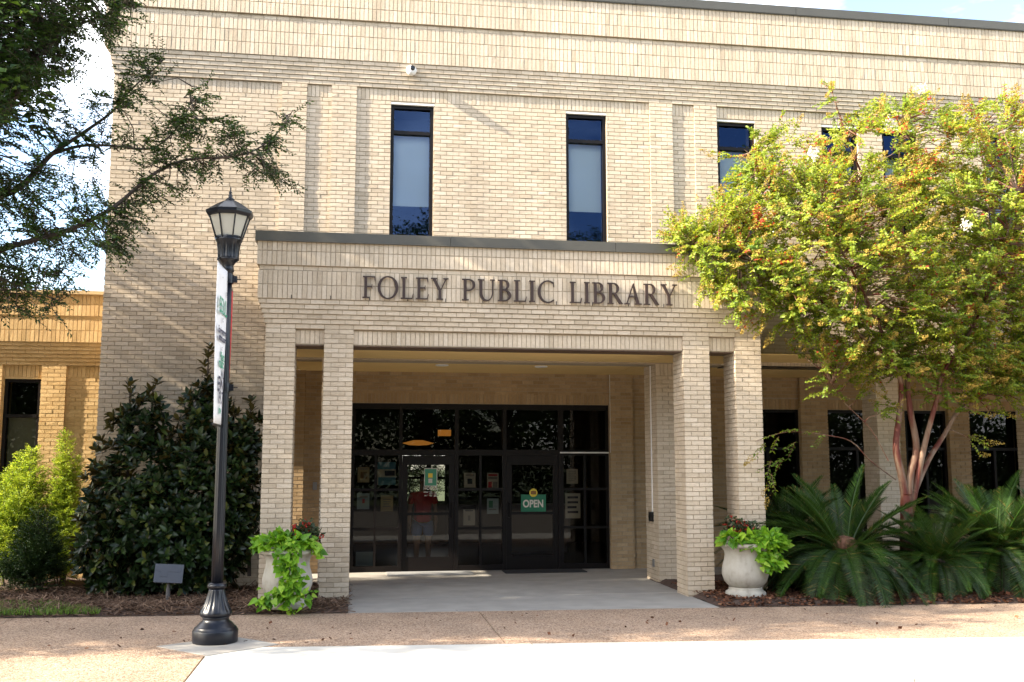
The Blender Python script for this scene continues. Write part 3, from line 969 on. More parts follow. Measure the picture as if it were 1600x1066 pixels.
# interior: lobby with a back glass wall onto a sunlit court
b = MB()
b.box(-2.5, 14.4, YD + .26, 25.0, -0.15, 0.012)
lp(b.build('lobby_floor', M_INTFLOOR))
b = MB()
b.box(14.3, 14.4, YM + .3, YD + .26, 0, 3.6)  # unseen loggia end wall, added to keep side light out
b.box(-2.5, 14.4, YD + .26, 25.0, 3.3, 3.4)
b.box(-2.6, -2.5, YD + .26, 25.0, 0, 3.3); b.box(6.0, 6.1, YD + .26, 25.0, 0, 3.3); b.box(14.3, 14.4, YD + .26, 25, 0, 3.3)
b.box(-2.5, 1.02, 24.9, 25.0, 0, 3.3); b.box(2.15, 14.4, 24.9, 25.0, 0, 3.3); b.box(1.02, 2.15, 24.9, 25.0, 2.22, 3.3)
b.box(1.02, 2.15, 24.88, 25.02, 1.56, 1.62); b.box(1.02, 2.15, 24.88, 25.02, 0.98, 1.03); b.box(1.70, 1.80, 24.88, 25.02, 0, 2.22); b.box(1.28, 1.31, 24.88, 25.02, 0, 1.56)
lp(b.build('lobby_wall', M_DARKROOM))
b = MB(); b.box(1.02, 2.15, 24.86, 24.90, 0, .98); b.box(3.2, 4.6, 22.0, 22.5, 0, 1.05); lp(b.build('desk_and_low_panel', M_WOODINT))  # first box: low panel added to hide bright court ground; second: desk
M_AMBER = emit('amber_lamp_glow', (1.0, 0.40, 0.07), 0.13)
b = MB(); b.lathe([(.10, 2.42), (.34, 2.36), (.20, 2.32), (.02, 2.31)], 20, 1.28, 21.5); b.box(1.75, 2.02, 22.0, 22.2, 2.53, 2.66)
lp(b.build('pendant_lamp', M_AMBER))
# ------------------------------------------------------------------ left wing
YW = 18.0
wing = empty('brick_wing', (-7, YW, 0)); tag(wing, 'lower warm tan brick building set back behind the left corner', 'building')
WI = Matrix.Translation((7, -YW, 0))
def wp_(o): o.parent = wing; o.matrix_parent_inverse = WI; return o
wx0, wx1 = -10.5, XL + 0.01
ww = MB(); wb = Bricks()
WW = [(-5.86, -5.27), (-8.0, -7.4)]
ZWP = 3.575
wins = sorted(WW)
ed = [wx0] + [e for w_ in wins for e in w_] + [wx1]
for i in range(0, len(ed), 2): ww.box(ed[i], ed[i + 1], YW + .01, YW + .4, -.05, ZWP)
for a, c in wins: ww.box(a, c, YW + .01, YW + .4, 3.34, ZWP)
wb.run((wx0, YW), *FR, wx1 - wx0, 0, ZWP - B, [(a - wx0, c - wx0, -1, 3.4) for a, c in WW])
wb.soldiers((wx0, YW), *FR, wx1 - wx0, ZWP - B)
for a in (-5.265, -8.45, -6.28, -7.35):
    ww.box(a + .01, a + .385, YW - .04, YW + .012, -.05, ZWP); wb.run((a, YW - .05), *FR, .395, 0, ZWP, (), 1)
    wb.run((a + .395, YW - .034), (0, 1), (1, 0), .03, 0, ZWP); wb.run((a, YW), (0, -1), (-1, 0), .03, 0, ZWP)
for j in range(6):
    dd = .05 + .018 * j; z0 = ZWP + j * C * .93
    ww.box(wx0, wx1, YW - dd + .01, YW + .4, z0, z0 + C * .93); wb.run((wx0, YW - dd), *FR, wx1 - wx0, z0, z0 + C * .93, (), j, .001)
zb = ZWP + 6 * C * .93
ww.box(wx0, wx1, YW - .16 + .01, YW + .4, zb, zb + 2 * B); wb.soldiers((wx0, YW - .16), *FR, wx1 - wx0, zb, 2)
zc = zb + 2 * B
ww.box(wx0, wx1, YW - .15 + .01, YW + .4, zc, zc + .04)
ww.box(wx0, wx1, YW - .18 + .01, YW + .4, zc + .04, zc + .04 + 2 * B); wb.soldiers((wx0, YW - .18), *FR, wx1 - wx0, zc + .04, 2, top=zc + .40)
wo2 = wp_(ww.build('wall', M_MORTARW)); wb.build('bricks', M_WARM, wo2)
b = MB(); b.box(wx0, wx1, YW - .23, YW + .45, zc + .41, zc + .47); wp_(b.build('coping', M_COPINGW))
b = MB(); b.box(wx0, XL + .3, YW + .45, 30, 3.9, 4.0); wp_(b.build('roof', M_DARKROOM))
for a, c in WW:
    f = window(a, c, .5, 3.34, YW - .02, .62, .9, M_GLASS)
    f.parent = wing; f.matrix_parent_inverse = WI

# ------------------------------------------------------------------ lettering on the canopy
T, t_ = 0.135, 0.05


def arc(cx, cy, rx, ry, ix, iy, a0, a1, n=22, icx=None):
    icx = cx if icx is None else icx
    out = []
    for i in range(n):
        p, q = math.radians(a0 + (a1 - a0) * i / n), math.radians(a0 + (a1 - a0) * (i + 1) / n)
        out.append([(icx + ix * math.cos(p), cy + iy * math.sin(p)), (cx + rx * math.cos(p), cy + ry * math.sin(p)),
                    (cx + rx * math.cos(q), cy + ry * math.sin(q)), (icx + ix * math.cos(q), cy + iy * math.sin(q))])
    return ('arc', out)


def rc(x0, y0, x1, y1): return [(x0, y0), (x1, y0), (x1, y1), (x0, y1)]


def stem(x): return [rc(x, t_, x + T, 1 - t_), rc(x - .07, 0, x + T + .07, t_), rc(x - .07, 1 - t_, x + T + .07, 1)]


GL = {
    'F': (0.64, [rc(.10, t_, .10 + T, .95), rc(.02, 0, .34, t_), rc(.02, .95, .62, 1), [(.57, .95), (.62, .95), (.62, .77), (.60, .77)], rc(.235, .50, .47, .55), rc(.45, .42, .485, .63)]),
    'O': (1.02, [arc(.51, .5, .50, .53, .36, .475, 0, 360, 40)]),
    'L': (0.64, [rc(.10, t_, .10 + T, .95), rc(.03, .95, .32, 1), rc(.02, 0, .60, t_), [(.55, t_), (.60, t_), (.64, .24), (.61, .24)]]),
    'E': (0.66, [rc(.10, t_, .10 + T, .95), rc(.02, 0, .60, t_), rc(.02, .95, .60, 1), [(.55, .95), (.60, .95), (.61, .78), (.59, .78)], [(.55, t_), (.60, t_), (.66, .24), (.63, .24)], rc(.235, .50, .47, .55), rc(.45, .42, .485, .63)]),
    'Y': (0.86, [rc(.37, t_, .37 + T, .44), rc(.28, 0, .60, t_), [(.37, .44), (.37 + T, .44), (.23, .95), (.08, .95)], [(.455, .44), (.37 + T, .44), (.77, .95), (.70, .95)], rc(.0, .95, .32, 1), rc(.61, .95, .86, 1)]),
    'P': (0.66, [rc(.10, t_, .10 + T, .95), rc(.02, 0, .34, t_), rc(.02, .95, .32, 1), arc(.33, .72, .31, .28, .19, .23, -90, 90, 22), rc(.235, .44, .33, .49)]),
    'U': (0.86, [rc(.10, .36, .10 + T, .95), rc(.02, .95, .33, 1), rc(.69, .36, .74, .95), rc(.60, .95, .83, 1), arc(.42, .36, .32, .38, .225, .31, 180, 360, 24, .46)]),
    'B': (0.68, [rc(.10, t_, .10 + T, .95), rc(.02, 0, .33, t_), rc(.02, .95, .33, 1), arc(.32, .76, .25, .24, .13, .19, -90, 90, 20), rc(.235, .52, .32, .57), arc(.33, .27, .33, .27, .20, .22, -90, 90, 22), rc(.235, .485, .33, .515)]),
    'I': (0.34, stem(.10)),
    'C': (0.84, [arc(.50, .5, .49, .53, .36, .475, 52, 308, 34), [(.76, .95), (.795, .95), (.80, .72), (.765, .77)], [(.765, .12), (.80, .16), (.79, .05), (.76, .06)]]),
    'R': (0.80, [rc(.10, t_, .10 + T, .95), rc(.02, 0, .33, t_), rc(.02, .95, .32, 1), arc(.33, .73, .28, .27, .17, .22, -90, 90, 20), rc(.235, .46, .33, .51), [(.33, .46), (.46, .48), (.80, 0), (.62, 0)]]),
    'A': (0.90, [[(.10, t_), (.155, t_), (.445, .86), (.42, .94)], [(.60, t_), (.76, t_), (.48, 1.02), (.42, .94)], rc(.0, 0, .27, t_), rc(.52, 0, .88, t_), rc(.23, .34, .62, .385)]),
}
sign = empty('sign_lettering', (2.35, YF - .15, 4.25))
tag(sign, 'dark bronze serif letters reading FOLEY PUBLIC LIBRARY on the portico', 'sign')
HL = 0.315
ZL = 4.255


def letter(ch, x, sx):
    b = MB(); base = YF - 0.118
    kk = 0
    for pc in GL[ch][1]:
        kk += 1
        y0 = base - 0.045 - 0.0011 * kk; y1 = base - 0.016
        quads = pc[1] if isinstance(pc, tuple) else [pc]
        for q in quads:
            P = [(x + p[0] * HL * sx, ZL + p[1] * HL) for p in q]
            n = len(P)
            b.poly([(p[0], y0, p[1]) for p in P])
            for i in range(n):
                if isinstance(pc, tuple) and i in (0, 2): 
                    if not (q is quads[0] or q is quads[-1]): continue
                p, r = P[i], P[(i + 1) % n]
                b.poly([(p[0], y0, p[1]), (p[0], y1, p[1]), (r[0], y1, r[1]), (r[0], y0, r[1])])
    # studs holding the letter off the wall
    o = b.build('letter', M_LETTER, sign)
    o.matrix_parent_inverse = Matrix.Translation((-2.35, -(YF - .15), -4.25))
    o['label'] = 'letter ' + ch


for word, x0, x1 in (('FOLEY', 0.035, 1.262), ('PUBLIC', 1.452, 2.82), ('LIBRARY', 3.035, 4.672)):
    tot = sum(GL[c][0] for c in word) + 0.09 * (len(word) - 1)
    sx = (x1 - x0) / (tot * HL)
    x = x0
    for c in word:
        letter(c, x, sx)
        x += (GL[c][0] + 0.09) * HL * sx


# ------------------------------------------------------------------ text helper
def text_mesh(s, size, mat, bold=0.0):
    cu = bpy.data.curves.new('lettering', 'FONT')
    cu.body = s; cu.size = size; cu.align_x = 'CENTER'; cu.align_y = 'CENTER'; cu.offset = bold
    o = bpy.data.objects.new('tmp_text', cu); COL.objects.link(o)
    dg = bpy.context.evaluated_depsgraph_get(); dg.update()
    me = bpy.data.meshes.new_from_object(o.evaluated_get(dg))
    bpy.data.objects.remove(o); bpy.data.curves.remove(cu)
    me.name = 'lettering'
    me.materials.clear(); me.materials.append(mat)
    return me


def put_text(s, x, y, z, size, mat, parent, bold=0.0, sx=1.0, rz=0.0):
    o = link('lettering', text_mesh(s, size, mat, bold), parent)
    o.location = (x, y, z); o.rotation_euler = (math.pi / 2, 0, rz); o.scale = (sx, 1, 1)
    return o


# ------------------------------------------------------------------ notices on the glass
M_PAPER = simple('paper', (0.62, 0.58, 0.50), 0.8)
M_PAPERY = simple('yellowed_paper', (0.55, 0.45, 0.26), 0.8)
M_PAPERB = simple('pale_blue_paper', (0.42, 0.52, 0.56), 0.8)
M_GREENP = simple('green_poster', (0.06, 0.27, 0.16), 0.6)
M_GREEN2 = simple('open_sign_green', (0.006, 0.15, 0.07), 0.5)
M_YEL = simple('yellow_badge', (0.75, 0.55, 0.05), 0.5)
M_BRN = simple('brown_print', (0.25, 0.12, 0.04), 0.8)
M_REDP = simple('red_print', (0.55, 0.04, 0.06), 0.8)
M_TEALP = simple('teal_print', (0.10, 0.30, 0.42), 0.8)
M_GREYP = simple('grey_print', (0.30, 0.28, 0.26), 0.8)
YO = YG - 0.03      # in front of the panes


def notice(u0, v0, u1, v1, mat, label, marks=(), y=None, cat='notice'):
    """A sheet taped to the glass; marks are (fx0, fz0, fx1, fz1, material) in sheet fractions from its top left."""
    y = YG + 0.012 if y is None else y
    a, c = at(u0, v0, y), at(u1, v1, y)
    x0, x1, z1, z0 = a[0], c[0], a[2], c[2]
    b = MB(); b.box(x0, x1, y - .0015, y, z0, z1)
    o = tag(b.build('notice', mat), label, cat)
    o['group'] = 'sheets taped to the entrance glass'
    for (p0, q0, p1, q1, m_) in marks:
        mm = MB(); yy = y - .0035
        xa, xb = x0 + (x1 - x0) * p0, x0 + (x1 - x0) * p1
        za, zb = z1 + (z0 - z1) * q1, z1 + (z0 - z1) * q0
        mm.poly([(xa, yy, za), (xb, yy, za), (xb, yy, zb), (xa, yy, zb)])
        link('print', mm.data('print', m_), o)
    return o, (x0, x1, z0, z1)


lines = lambda m_, n_, a=.15, q0=.2, q1=.9: [(a, q0 + (q1 - q0) * i / n_, 1 - a - .1 * (i % 3 == 2), q0 + (q1 - q0) * (i + .45) / n_, m_) for i in range(n_)]
notice(559, 730, 577, 754, M_PAPERY, 'yellowed notice with brown drawing, upper left on the entrance glass', [(.15, .08, .85, .16, M_GREYP), (.25, .3, .8, .75, M_BRN)])
notice(590, 722, 618, 758, M_PAPER, 'white and teal poster beside the left door, top row', [(0, 0, 1, .32, M_TEALP), (.05, .66, 1, 1, M_TEALP), (.4, .38, .95, .6, M_INKD)])
notice(558, 771, 577, 796, M_PAPERB, 'pale blue notice with a small red figure, lower left pane', [(.2, .15, .85, .28, M_GREYP), (.42, .35, .62, .62, M_REDP)])
notice(595, 774, 614, 799, M_PAPERY, 'plain yellowed notice with three lines of print', lines(M_GREYP, 4, .2, .22, .8))
notice(725, 739, 743, 762, M_PAPER, 'white notice with a dark square picture in the middle sidelight', [(.12, .1, .85, .22, M_GREYP), (.3, .4, .72, .75, M_INKD)])
notice(761, 739, 779, 764, M_PAPER, 'white notice with red corner print beside the right door', [(.1, .08, .9, .2, M_REDP), (.1, .25, .9, .4, M_GREYP), (.1, .55, .42, .92, M_REDP), (.5, .55, .9, .92, M_GREYP)])
notice(724, 796, 742, 821, M_PAPER, 'white notice with dark heading, lower middle sidelight', [(.15, .05, .85, .12, M_INKD), (.4, .38, .6, .7, M_GREYP)])
notice(761, 779, 779, 803, M_PAPERB, 'pale green notice below the red-print one', [(.15, .15, .5, .6, M_GREENP), (.15, .68, .8, .75, M_GREYP)])
notice(885, 733, 903, 756, M_PAPER, 'small white notice in the right sidelight, top', lines(M_GREYP, 6, .18, .12, .9))
notice(883, 771, 907, 810, M_PAPER, 'large white handwritten notice in the right sidelight', lines(M_INKD, 4, .15, .12, .9))
o, r_ = notice(664, 733, 682, 759, M_GREENP, 'green framed poster with white border on the left door', y=YG - .022, marks=[(.28, .26, .66, .52, M_YEL), (.3, .58, .64, .84, M_PAPER)])
fb = MB(); yy = YG - .0265
x0, x1, z0, z1 = r_
for (xa, xb, za, zb) in ((x0 - .012, x1 + .012, z1, z1 + .014), (x0 - .012, x1 + .012, z0 - .014, z0), (x0 - .012, x0, z0, z1), (x1, x1 + .012, z0, z1)):
    fb.box(xa, xb, yy, yy + .004, za, zb)
link('border', fb.data('border', M_PAPER), o)
hx, hz = (x0 + x1) / 2, z0
hours = empty('hours_lettering', (hx, YG - .024, hz - .05)); tag(hours, 'white HOURS lettering with opening times on the left door', 'lettering')
put_text('HOURS', -.005, 0, 0, .075, M_PAPER, hours, .002, 1.0)
for i, z in enumerate((-.066, -.098, -.130)):
    put_text('9am - 6pm' if i < 2 else '9am - 2pm', .045, 0, z, .034, M_PAPER, hours, .001)
    if i != 1: put_text('MON' if i == 0 else 'SAT', -.085, 0, z, .034, M_PAPER, hours, .001)
o, r_ = notice(814, 773, 853, 800, M_GREEN2, 'green OPEN sign with white letters on the right door', cat='sign', y=YG - .022)
o['group'] = 'signs'
del o['group']
put_text('OPEN', (r_[0] + r_[1]) / 2 - .005, YG - .0265, r_[2] + (r_[3] - r_[2]) * .46, .185, M_PAPER, o, .006, .80)
P = at(833, 770, YG)
b = MB(); pts = [(P[0] + .075 * math.cos(i * math.pi / 12), YG - .029, P[2] + .075 * math.sin(i * math.pi / 12)) for i in range(24)]
b.poly(pts[::-1]); o2 = link('badge', b.data('badge', M_YEL), o)
b = MB(); b.box(P[0] - .05, P[0] + .05, YG - .0325, YG - .031, P[2] - .03, P[2] + .035); link('badge_print', b.data('badge_print', M_BRN), o2)
bx = MB(); bx.box(.02, .33, YG + .35, YG + .5, .08, .33); tag(bx.build('display_board', M_PAPERB), 'pale blue display board on the floor behind the left sidelight', 'board')
# door mats
b = MB(); b.box(.56, 2.06, 17.85, 18.42, .007, .022); tag(b.build('door_mat', simple('grey_mat', (.22, .22, .22), .95, noise=.2, nscale=60)), 'light grey door mat in front of the left door', 'mat', 'door mats')
b = MB(); b.box(2.63, 4.10, 17.95, 18.45, .007, .022); tag(b.build('door_mat', simple('dark_mat', (.02, .02, .022), .95, noise=.2, nscale=60)), 'dark door mat in front of the right door', 'mat', 'door mats')

# ------------------------------------------------------------------ dome camera under the parapet
sc_ = empty('security_camera', (0.775, YP - .06, 8.33)); tag(sc_, 'white ball security camera with black lens under the parapet', 'camera')
b = MB(); b.lathe([(.045, -.02), (.05, .03), (.045, .06)], 16); o = b.build('mount', M_WHITE, sc_, True); o.rotation_euler = (math.pi / 2, 0, 0); o.location = (0, 0.02, 0.02)
b = MB(); b.lathe([(max(.085 * math.cos(i * math.pi / 16 - math.pi / 2), .001), .085 * math.sin(i * math.pi / 16 - math.pi / 2)) for i in range(17)], 24); o = b.build('ball_housing', M_WHITE, sc_, True); o.location = (0, -.06, 0)
b = MB(); b.lathe([(.042, 0), (.042, .03), (.03, .038), (.002, .034)], 20); o = b.build('lens', M_BLACK, sc_, True); o.rotation_euler = (math.radians(78), 0, math.radians(6)); o.location = (0.012, -.122, .012)

bn = empty('litter_bin', (-0.93, 15.35, .006)); tag(bn, 'slim black litter bin between the left columns behind the urn', 'bin')
b = MB(); b.lathe([(.17, 0), (.18, .02), (.18, .70), (.185, .72), (.175, .74)], 28); b.build('drum', M_BLACK, bn, True)
b = MB(); b.lathe([(.18, .74), (.185, .77), (.15, .86), (.08, .92), (.01, .93)], 28); b.build('lid', M_BLACK, bn, True)

# ------------------------------------------------------------------ lamp post
LX, LY = -1.475, 11.60
lamp = empty('lamp_post', (LX, LY, 0)); tag(lamp, 'black cast lamp post with eight-sided lantern on fluted pole', 'lamp post')
fl = lambda th, r, z: r * (1 + .045 * math.cos(16 * th)) if .05 < r else r
b = MB()
b.lathe([(.235, .005), (.24, .02), (.24, .13), (.235, .142), (.222, .146), (.222, .165), (.205, .175), (.17, .215), (.142, .235), (.138, .262), (.15, .275)], 40)
b.build('base', M_LAMPBLK, lamp, True)
b = MB()
def bell(th, r, z):
    return r * (1 + .05 * max(0, min(1, (z - .30) / .1)) * max(0, min(1, (.56 - z) / .05)) * math.cos(16 * th))
b.lathe([(.13, .265), (.165, .285), (.172, .31), (.165, .335), (.15, .36), (.128, .40), (.108, .45), (.095, .50), (.086, .55), (.083, .575)], 96, fn=bell)
b.build('fluted_bell', M_LAMPBLK, lamp, True)
b = MB(); b.lathe([(.075, .57), (.10, .582), (.104, .605), (.094, .625), (.072, .635)], 32); b.build('collar', M_LAMPBLK, lamp, True)
b = MB()
fl2 = lambda th, r, z: r * (1 - .06 * (0.5 + 0.5 * math.cos(12 * th)) ** 3)
b.lathe([(.064, .62), (.062, 1.2), (.058, 2.2), (.054, 3.2), (.050, 3.98)], 72, fn=fl2)
b.build('pole', M_LAMPBLK, lamp, True)
b = MB(); b.lathe([(.052, 3.95), (.066, 3.97), (.066, 4.02), (.055, 4.03), (.055, 4.06), (.07, 4.075), (.064, 4.11), (.06, 4.14), (.085, 4.18), (.118, 4.205), (.12, 4.22)], 32)
b.build('neck', M_LAMPBLK, lamp, True)
b = MB()
def flc(th, r, z): return r * (1 + (.05 * math.cos(16 * th) if 4.23 < z < 4.40 else 0))
b.lathe([(.118, 4.21), (.112, 4.235), (.114, 4.30), (.122, 4.36), (.132, 4.40), (.15, 4.425), (.15, 4.445), (.14, 4.452)], 96, fn=flc)
b.build('fitter_cup', M_LAMPBLK, lamp, True)
NS = 8; a0 = math.radians(22.5)
rb, rt, zb_, zt_ = .148, .228, 4.45, 4.735
cg = MB()
for i in range(NS):
    th = a0 + i * 2 * math.pi / NS
    cg.tube([(rb * math.cos(th), rb * math.sin(th), zb_), (rt * math.cos(th), rt * math.sin(th), zt_)], .0095, 6)
cg.lathe([(rb + .012, zb_), (rb + .012, zb_ + .02), (rb - .01, zb_ + .02)], 8, fn=None)
cgo = cg.build('lantern_cage', M_LAMPBLK, lamp); 
for i in range(NS):
    p, q = a0 + i * 2 * math.pi / NS, a0 + (i + 1) * 2 * math.pi / NS
    g_ = MB(); kf = .985
    g_.poly([(rb * kf * math.cos(p), rb * kf * math.sin(p), zb_ + .02), (rb * kf * math.cos(q), rb * kf * math.sin(q), zb_ + .02), (rt * kf * math.cos(q), rt * kf * math.sin(q), zt_), (rt * kf * math.cos(p), rt * kf * math.sin(p), zt_)])
    link('pane', g_.data('pane', M_LANTERN), cgo)
b = MB(); b.lathe([(.05, 4.45), (.055, 4.50), (.06, 4.60), (.05, 4.68), (.01, 4.71)], 20)
b.build('frosted_globe', simple('frosted_globe', (.75, .72, .64), .5), lamp, True)
rf = MB()
def octo(prof):
    base = len(rf.v)
    for r, z in prof:
        for i in range(NS):
            th = a0 + i * 2 * math.pi / NS; rf.v.append((r * math.cos(th), r * math.sin(th), z))
    for i in range(len(prof) - 1):
        for k_ in range(NS):
            k2 = (k_ + 1) % NS
            rf.f.append((base + i * NS + k_, base + i * NS + k2, base + (i + 1) * NS + k2, base + (i + 1) * NS + k_)); rf.t.append(.5)
octo([(.20, 4.725), (.25, 4.735), (.268, 4.765), (.272, 4.80), (.258, 4.808), (.20, 4.855), (.12, 4.915), (.055, 4.955), (.04, 4.965)])
rf.build('lantern_roof', M_LAMPBLK, lamp)
b = MB(); b.lathe([(.045, 4.955), (.05, 4.97), (.032, 4.985), (.02, 5.0), (.026, 5.02), (.016, 5.035), (.012, 5.05), (.02, 5.06), (.009, 5.075), (.007, 5.12), (.001, 5.15)], 16)
b.build('finial', M_LAMPBLK, lamp, True)
for z in (3.985, 2.76):
    b = MB(); b.lathe([(.068, z - .05), (.07, z), (.068, z + .05)], 20); b.box(.05, .105, -.03, .03, z - .035, z + .035); b.tube([(.1, 0, z), (.15, .0, z)], .006, 6)
    b.build('banner_clamp', M_LAMPBLK, lamp)

for o in list(lamp.children):
    if o.name.split('.')[0] in ('lantern_cage', 'lantern_roof', 'finial', 'frosted_globe'):
        o.scale.z = .88; o.location.z = 4.45 * .12
# banners on cross arms, one towards the street and one towards the building
def banner(name, ang, z0, z1, wd, mat, label, texts, gap=.075):
    e = empty(name, (LX, LY, 0), ang); tag(e, label, 'banner', 'banners on the lamp post')
    V, Fq = [], []
    nx_, nz_ = 8, 16
    for j in range(nz_ + 1):
        for i in range(nx_ + 1):
            x = gap + wd * i / nx_; z = z0 + (z1 - z0) * j / nz_
            V.append((x, .010 * math.sin(3 * x / wd + 2.1 * z), z))
    for j in range(nz_):
        for i in range(nx_):
            a = j * (nx_ + 1) + i; Fq.append((a, a + 1, a + nx_ + 2, a + nx_ + 1))
    o = np_mesh('cloth', V, Fq, mat, e, smooth=True)
    sol = o.modifiers.new('thickness', 'SOLIDIFY'); sol.thickness = .004
    for z in (z0 - .012, z1 + .012):
        b = MB(); b.tube([(.05, 0, z), (gap + wd + .03, 0, z)], .011, 8); b.build('arm', M_LAMPBLK, e)
    return e


wb_ = banner('street_banner', math.radians(-91.5), 2.34, 4.06, .60, M_BANNER, 'white banner with green and dark lettering on the street side of the lamp post', ())
def btext(s, z, size, mat, sx=1.0, dx=0.0):
    # the face seen from the street: text runs from the outer edge to the pole
    o = link('lettering', text_mesh(s, size, mat, .004), wb_)
    o.location = (.375 - dx, .024, z); o.rotation_euler = (math.pi / 2, 0, math.pi); o.scale = (sx, 1, 1)
for s_, f_, sz, m_, dx in (('*', .10, .08, M_INKD, -.1), ('F', .17, .08, M_INKD, .2), ('ESUL', .27, .24, M_INKG, 0), ('c', .345, .10, M_INKD, 0), ('Environment', .425, .105, M_INKD, 0), ('artistic.com', .47, .10, M_INKD, 0), ('c', .53, .08, M_INKD, 0), ('Plant', .585, .13, M_INKG, .05), ('music', .63, .14, M_INKG, 0), ('N', .70, .17, M_INKD, .1), ('EW', .765, .22, M_INKD, 0), ('19.7', .85, .19, M_INKD, 0), ('bw', .925, .12, M_INKG, 0)):
    btext(s_, 4.06 - 1.70 * f_, sz, m_, 1.0, dx)
banner('red_banner', math.radians(92), 2.86, 3.94, .56, M_RECDOT, 'red banner on the building side of the lamp post', ())

# ------------------------------------------------------------------ floodlight in the left bed
fo = empty('floodlight', tuple(at(262, 940, 14.55)[:2]) + (.05,)); tag(fo, 'grey box floodlight on a short stake in the pine straw', 'floodlight')
b = MB(); b.tube([(0, 0, -.05), (0, 0, .20)], .028, 12); b.tube([(0, 0, .2), (0, 0, .27)], .02, 10); b.build('stake', simple('weathered_stake', (.10, .09, .085), .8), fo)
fb_ = MB(); fb_.box(-.175, .175, -.05, .05, -.115, .115); fb_.box(-.185, .185, -.062, -.050, -.125, .125); fb_.box(-.15, .15, -.066, -.062, .02, .06); fb_.box(-.10, -.02, -.070, -.066, -.05, .02)
o = fb_.build('lamp_housing', simple('grey_housing', (.06, .065, .078), .5, .2), fo); o.location = (0, 0, .38); o.rotation_euler = (math.radians(-18), math.radians(4), math.radians(8))
b = MB(); b.tube([(-.08, 0, .25), (-.08, .0, .30), (.08, 0, .30), (.08, 0, .25)], .008, 6); b.build('bracket', M_STEEL, fo)

# ------------------------------------------------------------------ foliage builders
def unit(a): return a / np.maximum(np.linalg.norm(a, axis=1, keepdims=True), 1e-9)


def leaf_arrays(P, D, N, L, W, fold=.22, droop=.12, wide=.45):
    """Two triangles per leaf folded along the midrib."""
    n = len(P)
    D = unit(D); S = unit(np.cross(D, N)); N = unit(np.cross(S, D))
    L = np.broadcast_to(L, n)[:, None]; W = np.broadcast_to(W, n)[:, None]
    mid = P + D * L * wide + N * (fold * W)
    A = mid + S * W / 2; Bv = mid - S * W / 2
    Tp = P + D * L - N * (droop * L)
    V = np.concatenate([P, A, Tp, Bv], 1).reshape(-1, 3)
    i = np.arange(n)[:, None] * 4
    Fq = np.concatenate([i, i + 1, i + 2, i, i + 2, i + 3], 1).reshape(-1, 3)
    return V, Fq


class Leaves:
    def __init__(s): s.V, s.F, s.T, s.n = [], [], [], 0
    def add(s, P, D, N, L, W, tint, **k):
        V, Fq = leaf_arrays(P, D, N, L, W, **k)
        s.V.append(V); s.F.append(Fq + s.n); s.n += len(V); s.T.append(np.repeat(tint, 2))
    def build(s, name, mat, parent=None):
        return np_mesh(name, np.concatenate(s.V), np.concatenate(s.F), mat, parent, np.concatenate(s.T))


def spray(lv, wood, c, d, size, ntw, leaf, r, gap=.035, tint=(.5, .2), flat=.5, droop=.0, lean=.55, opposite=False, nb=(0, 0, 1.0), ns=.45):
    """A leafy spray: twigs fanning from c along d, leaves along each twig."""
    c = np.asarray(c, float); d = np.asarray(d, float); d = d / np.linalg.norm(d)
    tips = []
    tb = r.normal(*tint)
    for k_ in range(ntw):
        dd = d + r.normal(0, .55, 3) * (0 if k_ == 0 else 1); dd[2] *= (1 - flat * .5); dd /= np.linalg.norm(dd)
        ln = size * r.uniform(.55, 1.0)
        m = max(4, int(ln / gap))
        tt = np.linspace(.1, 1, m)[:, None]
        bend = np.array([0, 0, -droop * ln]) + r.normal(0, .05, 3) * ln
        st = c + dd * size * r.uniform(0, .25)
        P = st + dd * ln * tt + bend * tt ** 2
        if wood is not None:
            wood.tube([tuple(st), tuple(st + dd * ln * .5 + bend * .25), tuple(P[-1])], [.005, .0035, .0015], 4, False)
        tan = dd + 2 * bend / ln * tt
        ref = unit(np.cross(np.repeat(dd[None], m, 0), r.normal(0, .25, (m, 3)) + np.array([0, 0, 1.0])))
        sgn = np.where(np.arange(m) % 2 == 0, 1, -1)[:, None]
        reps = (1, -1) if opposite else (1,)
        for q in reps:
            D = tan * lean + ref * sgn * q + r.normal(0, .28, (m, 3))
            N = r.normal(0, ns, (m, 3)) + np.array(nb)
            L = leaf[0] * r.uniform(.7, 1.15, m); W = leaf[1] * r.uniform(.8, 1.15, m)
            lv.add(P, D, N, L, W, np.clip(r.normal(tb, .17, m), 0, 1))
        tips.append(P[-1])
    return tips


def in_poly(x, y, poly):
    c = False; j = len(poly) - 1
    for i in range(len(poly)):
        (xi, yi), (xj, yj) = poly[i], poly[j]
        if (yi > y) != (yj > y) and x < (xj - xi) * (y - yi) / (yj - yi) + xi: c = not c
        j = i
    return c


def limb(wood, pts, r0, r1, n=8):
    """Smooth tapered limb through points."""
    pts = [np.asarray(p, float) for p in pts]
    out = []
    for i in range(len(pts) - 1):
        p0, p1, p2, p3 = pts[max(i - 1, 0)], pts[i], pts[i + 1], pts[min(i + 2, len(pts) - 1)]
        for k_ in range(4):
            t = k_ / 4
            out.append(.5 * ((2 * p1) + (-p0 + p2) * t + (2 * p0 - 5 * p1 + 4 * p2 - p3) * t * t + (-p0 + 3 * p1 - 3 * p2 + p3) * t ** 3))
    out.append(pts[-1])
    m = len(out)
    wood.tube([tuple(p) for p in out], [r0 + (r1 - r0) * (i / (m - 1)) ** .8 for i in range(m)], n)
    return out


def nearest(path, p):
    A = np.array(path); k_ = np.argmin(((A - p) ** 2).sum(1)); return A[k_]


